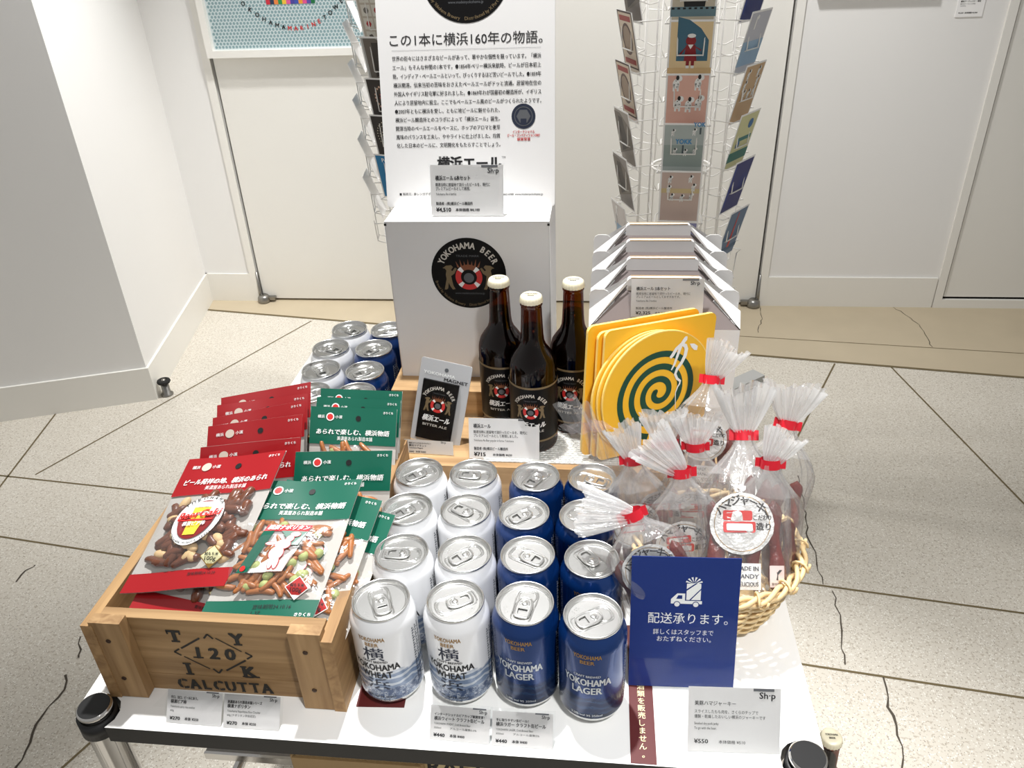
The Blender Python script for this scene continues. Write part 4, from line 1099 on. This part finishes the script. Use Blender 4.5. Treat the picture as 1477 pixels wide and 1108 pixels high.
make_pack('r', 'front red snack pack of brown crackers and peanuts with an oval label', packM((-.3615, .082), (-.334, .214), .113, .176, 4, -8), .013, .002, shear=.27)
make_pack('r', 'red snack pack lying underneath the front red pack, bottom band showing', packM((-.352, .066), (-.33, .2), .088, .148, 9), .008)
make_pack('r', 'second red header from the front, its left corner curled up', packM((-.352, .196), (-.342, .272), .026, .163, 22), .009, -.004, shear=.16)
make_pack('r', 'third red header from the front, with hang hole in view', packM((-.362, .242), (-.357, .326), .026, .163, 20), .009, -.004, shear=.18)
make_pack('r', 'fourth red header from the front, close behind the third one', packM((-.362, .268), (-.362, .352), .026, .164, 24), .008, -.004, shear=.22)
make_pack('r', 'fifth red header from the front, near the rear of the crate', packM((-.362, .285), (-.364, .371), .030, .166, 26), .008, -.004, shear=.15)
make_pack('r', 'rearmost red pack in the crate, against the silver cans', packM((-.362, .302), (-.364, .386), .034, .170, 29), .008, -.004, shear=.2)
make_pack('g', 'front green snack pack with a cook label and red diamond sticker', packM((-.2665, .0585), (-.246, .193), .101, .160, 6), .013, .002, shear=.22)
make_pack('g', 'green pack half under the front green pack, sticking out to its right', packM((-.247, .060), (-.222, .192), .088, .146, 8), .010, .002)
make_pack('g', 'lowest green pack lying along the crate right side', packM((-.2405, .060), (-.208, .184), .070, .131, 3), .009, .002)
make_pack('g', 'upright green pack just behind the front lying green ones', packM((-.233, .183), (-.226, .262), .026, .158, 8), .009, -.002, shear=.08)
make_pack('g', 'green pack with glossy header, centre of the rear green packs', packM((-.242, .270), (-.240, .357), .030, .161, 0), .009, -.002)
make_pack('g', 'green header second from the back of the crate', packM((-.242, .286), (-.238, .374), .034, .164, -3), .008, -.002)
make_pack('g', 'rearmost green pack in the crate, just under the blue can lid', packM((-.242, .304), (-.239, .392), .036, .166, -6), .008, -.002)

# ================================================================== BASKET
BX, BY, BZ = .203, .222, T
bs = thing('wicker_basket', 'round pale wicker basket holding the clear jerky bags', 'basket', at(BX, BY, BZ))
def br(z): return .060 + .028 * (z / .08) ** .8 if z > 0 else .060
ns = 25
b = MB(); b.lathe([(0, .002), (.060, .002), (.061, .005), (0, .005)], M_WICK, 40); b.build('base', bs)
b = MB()
for k in range(11):
    z = .006 + k * .0062; n = ns * 4; pts = []
    for i in range(n):
        a = 2 * PI * i / n; r = br(z) + .0028 * (1 if k % 2 else -1) * sin(a * ns / 2.0 * 1.0 + 0)
        pts.append((r * cos(a), r * sin(a), z))
    b.tube(pts, .0026, M_WICK, 6, True)
b.build('weave', bs)
b = MB()
for i in range(ns):
    a = 2 * PI * i / ns; b.tube([(br(z) * cos(a), br(z) * sin(a), z) for z in (.003, .02, .04, .06, .08)], .0024, M_WICK, 5)
tag(b.build('stakes', bs), None, None)
b = MB(); n = 120
for ph in range(3):
    pts = []
    for i in range(n):
        a = 2 * PI * i / n; q = a * 9 + ph * 2 * PI / 3
        pts.append(((.089 + .0045 * cos(q)) * cos(a), (.089 + .0045 * cos(q)) * sin(a), .080 + .0045 * sin(q)))
    b.tube(pts, .0027, M_WICK, 6, True)
for a0 in range(0, 360, 24):
    a = rad(a0); e = Vector((cos(a), sin(a), 0)); t = Vector((-sin(a), cos(a), 0))
    pts = [e * (.089 + .0088 * cos(q)) + t * (.010 * q / 6) + Vector((0, 0, .080 + .0088 * sin(q))) for q in [6.6 * i / 12 for i in range(13)]]
    b.tube(pts, .0015, M_WICK, 5)
b.build('rim', bs)

# ------------------------------------------------------------------ jerky bags
M_NECK = film('drawn_in_bag_film', 0.26, 0.3, 0.18, noise=150)
def make_jerky(label, base, tie, tuft, width=.086, face=0.0, show=True, tl=.045, seed=1, tw=.034):
    """base: bottom-centre, tie: red tape position, tuft: direction of the gathered end; world coords above the table"""
    rnd = random.Random(seed)
    o = thing('jerky_bag', label, 'jerky bag', at(base[0], base[1], base[2] + T), 'clear tied jerky bags')
    P0 = Vector((0, 0, 0)); P1 = Vector(tie) - Vector(base); d = P1.normalized(); Lb = P1.length
    fx = Vector((cos(rad(face)), sin(rad(face)), 0)); fx = (fx - d * fx.dot(d)).normalized(); fz = fx.cross(d)   # fz faces outwards
    ph = [rnd.uniform(0, 6.28) for _ in range(6)]
    def sec(t):
        # half width, half depth
        if t < .62: hw = width / 2 * (1.0 if t > .06 else .93 + t); hd = .0135 * min(1, .35 + t * 6) 
        else:
            k = (t - .62) / .38; k = k * k * (3 - 2 * k); hw = width / 2 * (1 - k) + .0085 * k; hd = .0135 * (1 - k) + .0055 * k
        return hw, hd
    def pos(u, t):
        a = 2 * PI * u; hw, hd = sec(t); ca, sa = cos(a), sin(a)
        sx = abs(ca) ** .75 * (1 if ca > 0 else -1); sz = abs(sa) ** .9 * (1 if sa > 0 else -1)
        wr = 1 + .10 * sin(7 * a + ph[0] + 5 * t) * t + .07 * sin(13 * a + ph[1] - 9 * t) * min(1, t * 2) + .05 * sin(22 * a + ph[2])*t
        return P0 + d * (Lb * t) + fx * (hw * sx * wr) + fz * (hd * sz * (wr + .25 * sin(11 * t + ph[3] + 3 * ca)))
    b = MB(); b.grid(56, 20, lambda u, v: pos(u, v * .76), M_JFILM, True, True); b.grid(56, 8, lambda u, v: pos(u, .76 + v * .24), M_NECK, True, True); b.build('bag_film', o)
    # gathered, pleated end above the tape
    td = Vector(tuft).normalized(); tx = (fx - td * fx.dot(td)).normalized(); tz = tx.cross(td)
    b = MB(); n = 126
    def fan(u, v):
        a = 2 * PI * u; r = .0075 + (tw - .0075) * v ** .8
        pl = 1 + (.16 + .16 * v) * sin(21 * a + ph[4]) + .10 * sin(37 * a + ph[5])
        return P1 + td * (tl * v * (1 + .09 * sin(3 * a + ph[2]) + .03 * sin(15 * a))) + tx * (r * cos(a) * (.75 + .25 * pl)) + tz * (r * .42 * sin(a) * pl)
    b.grid(n, 7, fan, M_TUFT, False, True); b.build('gathered_end', o)
    # red tape: band round the neck with two flat tails pressed together
    b = MB()
    tq = [((.0105 * cos(a)), (.0068 * sin(a))) for a in (2 * PI * i / 20 for i in range(20))]
    vs = []; 
    for hh in (-.0055, .0055):
        for x, z_ in tq: vs.append(P1 + d * hh + fx * x + fz * z_)
    b.add(vs, [(i, (i + 1) % 20, 20 + (i + 1) % 20, 20 + i) for i in range(20)], M_TIE, True)
    for s in (-1, 1):
        q = [P1 + d * hh + fx * (s * x) + fz * (.001 * s) for x in (.009, .0155) for hh in (-.0055, .0055)]
        b.add(q, [(0, 1, 3, 2)], M_TIE)
    b.build('red_tape', o)
    # jerky slabs inside
    for i in range(4):
        b = MB(); xo = (-.029 + i * .0195) * width / .086; L_ = Lb * rnd.uniform(.50, .60); wv = rnd.uniform(0, 6)
        def slab(u, v, xo=xo, L_=L_, wv=wv):
            a = 2 * PI * u; k = min(1, v * 8, (1 - v) * 8) ** .5; tt = .03 + v * L_ / Lb
            return P0 + d * (Lb * tt) + fx * (xo + (.0090 * cos(a) * (.9 + .2 * sin(9 * v + wv)) * k) + .002 * sin(6 * v + wv)) + fz * (.0042 * sin(a) * k - .003 + .002 * sin(8 * v + wv))
        b.grid(12, 14, slab, M_JERKY, True, True); b.build('jerky_slice', o)
    if show:
        b = MB(); Mx = Matrix.Identity(4)
        for k in range(3): Mx[k][0], Mx[k][1], Mx[k][2] = fx[k], d[k], fz[k]
        Mx.translation = P0; b.M = Mx
        def crk(p): return (p.x, p.y, .0062 + p.z + .0012 * sin(p.x * 260 + ph[0]) * sin(p.y * 210 + ph[1]) )
        b.fn = crk
        sc = width / .086; cy = Lb * .46; MS = mat('silver_label_foil', C(226, 226, 224), .35, .25, bump=(240, .8))
        b.grid(20, 20, lambda u, v: ((.031 * v * cos(2 * PI * u) - .004) * sc, cy + .030 * sc * v * sin(2 * PI * u), 0), MS, True)
        b.ring(-.004 * sc, cy, .0262 * sc, .0268 * sc, M_GOLD, .0005, n=48)
        b.arctext('ハマジャーキー', -.004 * sc, cy - .004, .0265 * sc, .0105 * sc, 84, 112, M_INK, .0007, bold=.03)
        for xx, yy, w_, h_ in ((-.022, .003, .028, .0095), (-.022, -.0085, .031, .0105)):
            b.flat(rrect(xx * sc, cy + yy * sc, (xx + w_) * sc, cy + (yy + h_) * sc, .002, 3), M_RED, .0007)
            b.flat(rrect((xx + .003) * sc, cy + (yy + .002) * sc, (xx + w_ - .003) * sc, cy + (yy + h_ - .002) * sc, .0015, 3), M_WHITE, .0010)
        b.text('こだわり', .0155 * sc, cy + .0065, .0058 * sc, M_INK, .0007, bold=.02, width=.017 * sc); b.text('造り', .0165 * sc, cy - .003, .0078 * sc, M_INK, .0007, bold=.03)
        b.build('round_label', o)
        b = MB(); b.M = Mx; b.fn = crk
        b.rect(-.012 * sc, Lb * .06, .014 * sc, Lb * .22, M_WHITE, 0)
        for i, t in enumerate(('MADE IN', 'HANDY', 'DELICIOUS')): b.text(t, .001, Lb * (.19 - .047 * i), .0058 * sc, M_NAVYINK, .0004, bold=.02, width=.021 * sc)
        b.rect(.022 * sc, Lb * .08, .036 * sc, Lb * .21, mat('pale_pink_tag', C(232, 212, 208), .5), 0)
        b.text('Y', .029 * sc, Lb * .155, .014 * sc, M_INK, .0004, bold=.03); b.text('賞味期限', .029 * sc, Lb * .1, .003, M_INK, .0004)
        b.build('small_label', o)
    return o
make_jerky('jerky bag in front on the right, its round label and slabs facing out', (.226, .158, .062), (.2235, .258, .203), (-.05, .35, 1), .094, 4, True, .052, 1, .032)
make_jerky('rearmost jerky bag, red tape against the yellow coil disc and carton', (.198, .345, .062), (.2065, .398, .19), (.45, .3, 1), .080, 2, True, .045, 2, .026)
make_jerky('jerky bag with red tape just under the green spiral', (.150, .255, .02), (.143, .281, .173), (-.1, .25, 1), .080, 5, True, .037, 3, .026)
make_jerky('jerky bag behind the middle, tape beside a label reading ャーキー', (.190, .262, .02), (.176, .274, .176), (-.05, .2, 1), .080, -4, True, .036, 4, .028)
make_jerky('jerky bag over the back blue cans, short tuft and tilted red tape', (.120, .222, .03), (.107, .252, .171), (-.35, .1, 1), .078, 10, True, .042, 5, .02)
make_jerky('jerky bag in the middle, its tuft fanned towards the upper left', (.170, .185, .03), (.157, .222, .178), (-.85, .3, .75), .082, 8, True, .05, 6, .026)
make_jerky('jerky bag farthest right, tall tuft spread wide over the floor', (.262, .275, .035), (.286, .326, .174), (.12, .3, 1), .080, -8, False, .046, 7, .034)
make_jerky('jerky bag at the right with low red tape, beside the tall right tuft', (.252, .205, .04), (.249, .232, .186), (.35, .25, .8), .074, -5, False, .036, 8, .022)
make_jerky('jerky bag at the front left, tuft lying sideways over a blue can', (.142, .128, .075), (.103, .152, .176), (-1, .05, .05), .080, 12, True, .052, 9, .026)
# folded clear bag without tape
fb = thing('clear_bag', 'untied clear bag with folded top leaning over the blue cans', 'bag', at(.128, .242, T + .05))
rnd = random.Random(3)
b = MB()
def fold(u, v):
    y = v * .165; wv = .004 * sin(18 * u + 2) + .003 * sin(31 * u + 5 * v)
    return (-.075 * v + (u - .5) * (.045 + .03 * v) + .004 * sin(9 * v), .03 * v + wv + .01 * sin(5 * u), y + .018 * u * v * sin(6 * u) + .012 * v * (1 if u < .35 else -.6 * u))
b.grid(22, 16, fold, M_JFILM, False); b.M = Matrix.Translation((.006, .008, 0)); b.grid(22, 16, lambda u, v: fold(u * .9 + .1, v * .93), M_JFILM, False)
b.build('bag_film', fb)
b = MB(); b.grid(8, 6, lambda u, v: (-.075 * (v * .2 + .78) + (u - .5) * .05 - .006, .034 + .004 * sin(18 * u), .135 + v * .012 + .01 * u), film('pink_tinted_film', .10, .2, .2, (1, .86, .88, 1), 0), False); b.build('pink_strip', fb)

# ================================================================== BLUE SIGN
bsn = thing('acrylic_sign', 'navy delivery notice with white truck in an acrylic stand', 'sign', lean(.1575, .089, T, 75, 1.5), None)
b = MB(); w, h = .1065, .150
b.prism([(-w / 2 - .001, .0), (w / 2 + .001, .0), (w / 2 + .001, h + .006), (-w / 2 - .001, h + .006)], -.003, -.0022, M_ACR)
b.prism([(-w / 2 - .001, .0), (w / 2 + .001, .0), (w / 2 + .001, h + .006), (-w / 2 - .001, h + .006)], .0006, .0014, M_ACR)
R = Matrix.Rotation(rad(-36), 3, 'X'); q = [Vector((sx * w / 2, .075, -.003)) + R @ Vector((0, -k * .075, 0)) for k in (0, 1) for sx in (-1, 1)]
b.build('stand', bsn)
b = MB(); b.M = Matrix.Rotation(rad(15), 4, 'X'); b.box((0, .020, .0008), (w, .05, .0015), M_ACR) if False else b.box((0, .001, -.022), (w, .0015, .045), M_ACR); b.build('foot', bsn)
b = MB(); b.prism([(-w / 2, .002), (w / 2, .002), (w / 2, h), (-w / 2, h)], -.0012, 0, M_NAVY); z = .0003
ox, oy = .001, .099
b.flat([(ox - .0145, oy), (ox + .016, oy), (ox + .016, oy + .0035), (ox - .0008, oy + .0035), (ox - .0008, oy + .0115), (ox - .0085, oy + .0115), (ox - .0145, oy + .005)], M_WHITE, z)
b.flat([(ox - .0095, oy + .0055), (ox - .0035, oy + .0055), (ox - .0035, oy + .0095), (ox - .0075, oy + .0095)], M_NAVY, z + .0001)
for x in (-.0085, .010): b.disc(ox + x, oy - .0005, .0034, M_NAVY, z + .0002, 20); b.disc(ox + x, oy - .0005, .0026, M_WHITE, z + .0003, 20)
b.flat([(ox + .0005, oy + .0045), (ox + .0035, oy + .0045), (ox + .0145, oy + .0175), (ox + .0145, oy + .0225), (ox + .0115, oy + .0235), (ox + .0005, oy + .0145)], M_WHITE, z)
b.flat([(ox + .0050, oy + .0045), (ox + .0145, oy + .0045), (ox + .0145, oy + .0158)], M_WHITE, z)
b.flat([(ox + .0005, oy + .0165), (ox + .0095, oy + .0235), (ox + .0005, oy + .0225)], M_WHITE, z)
for a in range(20, 180, 28): b.flat([(ox + .0075 + .0015 * cos(rad(a)), oy + .0225 + .0015 * sin(rad(a))), (ox + .0075 + .0085 * cos(rad(a - 7)), oy + .0225 + .0075 * sin(rad(a - 7))), (ox + .0075 + .0085 * cos(rad(a + 7)), oy + .0225 + .0075 * sin(rad(a + 7)))], M_WHITE, z + .0001)
b.text('配送承ります。', .004, .082, .0135, M_WHITE, z, width=.079, bold=.0)
b.text('詳しくはスタッフまで', .0, .0665, .0068, M_WHITE, z, width=.060); b.text('おたずねください。', .001, .0585, .0068, M_WHITE, z, width=.054)
b.build('navy_sheet', bsn)

# ================================================================== POSTCARD RACKS
CARDW, CARDH = .105, .150
def make_rack(label, M, R0, zs, angs, legs):
    o = thing('postcard_rack', label, 'card rack', M)
    b = MB(); b.tube([(0, 0, .10), (0, 0, 1.75)], .011, M_WIRE, 12); b.build('pole', o)
    b = MB()
    for z in (zs[0] - .06, zs[0] + .36, zs[-1] + .16):
        b.tube([((R0 - .055) * cos(a), (R0 - .055) * sin(a), z) for a in [2 * PI * i / 30 for i in range(30)]], .0035, M_WIRE, 6, True)
        for k in range(3):
            a = k * PI / 3; b.tube([((R0 - .055) * cos(a), (R0 - .055) * sin(a), z), (-(R0 - .055) * cos(a), -(R0 - .055) * sin(a), z)], .003, M_WIRE, 6)
    b.build('ring_frame', o)
    for an in angs:
        b = MB(); a = rad(an); e = Vector((cos(a), sin(a), 0)); t = Vector((-sin(a), cos(a), 0))
        for s in (-1, 1): b.tube([e * (R0 - .03) + t * (s * .034) + Vector((0, 0, z)) for z in (zs[0] - .07, zs[-1] + .2)], .0022, M_WIRE, 5)
        for z in zs:
            base = z - .035
            def P(r, x, zz): return e * (R0 + r) + t * x + Vector((0, 0, zz))
            for s in (-1, 1): # side loop and front U
                b.tube([P(-.03, s * .034, base + .10), P(-.028, s * .056, base + .075), P(.030, s * .058, base + .075), P(.034, s * .030, base + .075), P(.030, s * .028, base + .01), P(-.01, s * .028, base - .004), P(-.03, s * .034, base)], .0016, M_WIRE, 5)
            b.tube([P(.030, -.028, base + .01), P(.030, .028, base + .01)], .0016, M_WIRE, 5)
        b.build('card_pocket', o)
    b = MB()
    b.lathe([(0, .16), (.028, .16), (.03, .10), (0, .10)], M_GREYLAM, 20)
    for an in legs:
        a = rad(an); e = Vector((cos(a), sin(a), 0)); t = Vector((-sin(a), cos(a), 0)); Rm = Matrix.Rotation(a, 3, 'Z')
        b.box(e * .22 + Vector((0, 0, .115)), (.42, .05, .03), mat('grey_base', C(176, 176, 174), .5), Rm)
    base = b.build('base', o)
    for an in legs:
        a = rad(an); b = MB()
        b.M = Matrix.Translation((.40 * cos(a), .40 * sin(a), .035)) @ Matrix.Rotation(a + .7, 4, 'Z') @ Matrix.Rotation(PI / 2, 4, 'X')
        b.lathe([(0, -.014), (.030, -.014), (.035, -.008), (.035, .008), (.030, .014), (0, .014)], M_RUBBER, 24)
        b.lathe([(.008, .016), (.014, .017), (.014, .014)], M_STEEL, 12)
        b.M = Matrix.Translation((.40 * cos(a), .40 * sin(a), .035)) @ Matrix.Rotation(a + .7, 4, 'Z')
        b.box((.004, 0, .046), (.04, .04, .02), M_BLACK); b.box((0, .019, .02), (.022, .004, .055), M_BLACK); b.box((0, -.019, .02), (.022, .004, .055), M_BLACK)
        b.build('caster', o)
    return o
def postcard(label, rackc, R0, an, z, art, bgc, tilt=14, dx=0.0, w=CARDW, h=CARDH):
    a = rad(an); e = Vector((cos(a), sin(a), 0)); t = Vector((-sin(a), cos(a), 0))
    p = Vector((rackc[0], rackc[1], 0)) + e * (R0 + .012) + t * dx + Vector((0, 0, z - .035))
    up = (Vector((0, 0, 1)) * cos(rad(tilt)) + e * sin(rad(tilt))); x = t; n = x.cross(up)
    M = Matrix.Identity(4)
    for i in range(3): M[i][0], M[i][1], M[i][2] = x[i], up[i], n[i]
    M.translation = p
    b = MB(); b.box((0, h / 2, -.0006), (w, h, .0012), M_PAPER)
    m = .004
    b.rect(-w / 2 + m, m, w / 2 - m, h - m, mat('card_%d_%d_%d' % bgc, C(*bgc), .45), .0002)
    art(b, w, h)
    return tag(b.build('postcard', None, M), label, 'postcard', 'postcards on the wire racks')
def cm(r, g, b_): return mat('cardink_%d_%d_%d' % (r, g, b_), C(r, g, b_), .5)
def dogs(n, s=.012):
    def f(b, w, h):
        for k, (x, y) in enumerate([(-.026, .115), (.022, .117), (-.02, .068), (.004, .066), (.026, .07), (-.028, .09), (.03, .095)][:n]):
            b.disc(x, y, s * .55, M_WHITE, .0005, 14, s * .8); b.disc(x + s * .45, y + s * .9, s * .5, M_WHITE, .0006, 12); b.disc(x + s * .2, y + s * 1.0, s * .26, M_INK, .0008, 10, s * .4)
            b.rect(x - s * .5, y - s * 1.2, x - s * .2, y, M_WHITE, .0005); b.rect(x + s * .15, y - s * 1.2, x + s * .45, y, M_WHITE, .0005)
            for q in range(4): b.disc(x + s * .3 * cos(q * 1.7), y + s * .5 * sin(q * 1.7), s * .09, M_INK, .0008, 6)
    return f
def pier(b, w, h):
    b.flat([(-.03, .05), (.038, .05), (.038, .095), (.02, .12), (-.005, .138), (-.03, .145)], cm(60, 104, 126), .0005)
    b.rect(-.048, .004, .048, .035, cm(222, 190, 140), .0004)
    r = cm(140, 24, 34)      # little figure in a dark red dress and white hat
    b.disc(0, .094, .011, r, .0008, 20); b.disc(.001, .105, .009, M_WHITE, .0010, 16, .0045)
    b.flat([(-.010, .085), (.010, .085), (.015, .05), (-.013, .05)], r, .0008); b.flat([(-.009, .083), (-.006, .086), (-.022, .06), (-.026, .063)], r, .0009); b.flat([(.006, .084), (.009, .081), (.024, .071), (.022, .076)], r, .0009)
    b.flat([(-.006, .086), (.006, .086), (0, .076)], M_WHITE, .0011); b.rect(-.008, .034, -.001, .05, r, .0008); b.rect(.003, .034, .010, .05, r, .0008); b.rect(-.008, .034, -.001, .040, M_WHITE, .001); b.rect(.003, .034, .010, .040, M_WHITE, .001)
def yokk(b, w, h):
    b.rect(-w / 2 + .004, .03, w / 2 - .004, .085, cm(150, 164, 160), .0004)
    b.text('YOKK', .0, .094, .017, cm(70, 140, 190), .0006, bold=.04, width=.037); b.text('YOK', .033, .136, .015, cm(70, 140, 190), .0006, bold=.04, width=.026)
    dogs(5, .007)(b, w, h); b.rect(-.003, .06, .001, .085, cm(70, 84, 92), .0006); b.rect(.034, .112, .038, .128, cm(70, 84, 92), .0006)
def sailor_top(b, w, h):
    b.flat([(-.02, .05), (.024, .05), (.03, .11), (-.026, .11)], M_INK, .0004); b.disc(.002, .09, .018, M_WHITE, .0006, 20, .022); b.disc(.002, .096, .014, cm(170, 40, 44), .0008, 20, .018)
    b.rect(-.048, .03, .048, .05, cm(110, 140, 150), .0005)
    for i in range(8): b.rect(-.046 + i * .012, .045, -.040 + i * .012, .049, M_INK, .0007)
def beige_two(b, w, h):
    b.rect(-w / 2 + .004, .08, w / 2 - .004, .092, cm(206, 186, 140), .0004); dogs(7, .008)(b, w, h)
def ornate(b, w, h):
    b.rect(-.044, .012, .044, .14, cm(70, 52, 48), .0004); b.rect(-.040, .016, .040, .136, cm(206, 190, 170), .0006); b.disc(0, .078, .03, cm(84, 62, 56), .0008, 24, .036); b.disc(0, .078, .024, cm(150, 130, 112), .001, 24, .03)
    b.rect(-.034, .118, .034, .130, cm(150, 56, 50), .0008); b.rect(-.034, .022, .034, .034, cm(150, 56, 50), .0008)
def photo(b, w, h):
    b.flat([(-.048, .02), (.048, .05), (.048, .1), (-.01, .13), (-.048, .13)], cm(110, 102, 94), .0004); b.flat([(-.03, .03), (.02, .05), (.0, .12), (-.025, .12)], cm(66, 60, 56), .0006)
def pattern(b, w, h):
    for i in range(24): b.disc(.034 * cos(i * PI / 12), .082 + .034 * sin(i * PI / 12), .0032, cm(206, 170, 150), .0006, 8)
    for i in range(14): b.disc(.020 * cos(i * PI / 7), .082 + .020 * sin(i * PI / 7), .0022, cm(170, 70, 60), .0006, 8)
def sunburst(b, w, h):
    for r in (.010, .018, .026, .034, .042):
        for i in range(int(r * 800)): q = 2 * PI * i / int(r * 800); b.disc(r * cos(q), .078 + r * sin(q), .0016, cm(226, 214, 190), .0006, 6)
def icons(b, w, h):
    for i in range(3):
        for j in range(4):
            x, y = -.032 + i * .032, .026 + j * .033; b.rect(x - .014, y - .014, x + .014, y + .014, cm(222, 218, 208), .0004); b.disc(x, y, .008, [cm(90, 84, 78), cm(180, 50, 50), cm(120, 116, 108)][(i * 2 + j) % 3], .0006, 5 + (i + j) % 4)
def blueset(b, w, h):
    b.text('Post', -.02, .118, .017, M_WHITE, .0006, bold=.02); b.text('card', .006, .095, .014, M_WHITE, .0006, bold=.02); b.rect(.008, .012, .04, .06, M_PAPER, .0005); b.rect(.011, .015, .037, .05, M_INK, .0007)
def plainsea(b, w, h):
    b.rect(-.048, .02, .048, .075, cm(150, 180, 206), .0004); b.rect(-.02, .1, -.014, .128, M_WHITE, .0006); b.disc(-.012, .126, .005, M_WHITE, .0006, 8)
def greenland(b, w, h):
    b.rect(-.048, .02, .048, .045, cm(60, 120, 110), .0004); b.rect(-.03, .07, .04, .08, cm(60, 120, 120), .0004); b.disc(.016, .11, .012, cm(60, 110, 160), .0006, 14); b.disc(-.02, .062, .01, cm(60, 110, 160), .0006, 12)
def navyart(b, w, h):
    b.rect(-.044, .02, -.036, .13, cm(40, 60, 140), .0004); b.disc(.02, .08, .02, cm(34, 50, 120), .0005, 20)
def tower(b, w, h):
    b.flat([(-.006, .03), (.006, .03), (.002, .13), (-.002, .13)], cm(190, 60, 50), .0006); b.rect(-.048, .02, .048, .032, cm(60, 90, 120), .0005)

RB = (.27, 1.610); R0 = .130
ZB_ = [T + z for z in (-.245, -.135, -.022, .102, .212, .320, .430, .540)]
make_rack('white wire spinner rack full of postcards right of centre', at(RB[0], RB[1], 0), R0, ZB_, (-95, -160, -35, 28, 85, 145), (40, 130, 220, 310))
front = [(7, sailor_top, (206, 196, 176), 'top front postcard on the right rack, cropped by the photo edge'), (6, pier, (232, 206, 160), 'postcard with red figure by a teal arch on the right rack'), (5, dogs(5, .014), (228, 180, 164), 'pink postcard with white spotted dogs on the right rack'), (4, yokk, (176, 186, 184), 'grey green postcard lettered YOKK on the right rack'), (3, beige_two, (202, 180, 170), 'mauve and beige postcard with small dogs on the right rack'), (2, dogs(2, .009), (140, 140, 182), 'lavender postcard just above the gable carton handles'), (1, photo, (160, 160, 158), 'postcard low on the right rack hidden behind the gable cartons')]
for k, art, c, lab in front: postcard(lab, RB, R0, -95, ZB_[k] - .052, art, c, 12, 0, .098, .138)
left = [(7, photo, (120, 112, 106), 'dark photo postcard topmost on the left side of the right rack'), (6, ornate, (214, 204, 190), 'red and brown ornate postcard upper left on the right rack'), (5, ornate, (222, 206, 196), 'second ornate postcard below, left side of the right rack'), (4, photo, (150, 142, 134), 'brown photo postcard midway down the right rack left side'), (3, photo, (130, 124, 120), 'grey photo postcard low on the right rack left side'), (2, plainsea, (206, 200, 198), 'pale postcard lowest on the left side of the right rack')]
for k, art, c, lab in left: postcard(lab, RB, R0, -160, ZB_[k] - .044, art, c, 12, 0, .098, .140)
right = [(7, navyart, (30, 44, 112), 'navy postcard topmost on the right side of the right rack'), (6, plainsea, (190, 192, 202), 'grey and pale blue sea postcard on the right rack right side'), (5, dogs(7, .010), (196, 164, 126), 'tan postcard with small figures on the right rack right side'), (4, greenland, (206, 204, 156), 'yellow green landscape postcard on the right rack right side'), (3, navyart, (28, 40, 110), 'deep blue postcard low on the right side of the right rack'), (2, tower, (84, 110, 140), 'slate blue postcard with a red tower, lowest on the right side')]
for k, art, c, lab in right: postcard(lab, RB, R0, -35, ZB_[k] - .044, art, c, 14, 0, .098, .140)
RA = (-.462, 1.87)
ZA = [T + z for z in (-.14, -.05, .061, .168, .263, .365, .468)]
make_rack('white wire spinner rack mostly hidden behind the notice board', at(RA[0], RA[1], 0), R0, ZA, (-108, -168, -20, 85), (60, 150, 240, 330))
fa = [(6, icons, (196, 186, 172), 'postcard with a grid of small icons on the left rack'), (5, photo, (176, 176, 174), 'grey photo postcard under the icon grid on the left rack'), (4, pattern, (52, 44, 42), 'black postcard with a dotted ring on the left rack'), (3, sunburst, (46, 40, 38), 'black postcard with a dotted sunburst on the left rack'), (2, blueset, (18, 122, 176), 'bright blue postcard packet lowest on the left rack')]
for k, art, c, lab in fa: postcard(lab, RA, R0, -108, ZA[k] - .035, art, c, 12, 0, .115, .135)
la = [(6, 'topmost'), (5, 'second from top'), (4, 'third from top'), (3, 'fourth from top'), (2, 'fifth from top'), (1, 'lowest')]
for k, s in la: postcard('white backed postcard seen edge on at the left rack rim, ' + s, RA, R0 - .01, -172, ZA[k] - .005, plainsea, (226, 222, 214), 20, 0, .105, .135)
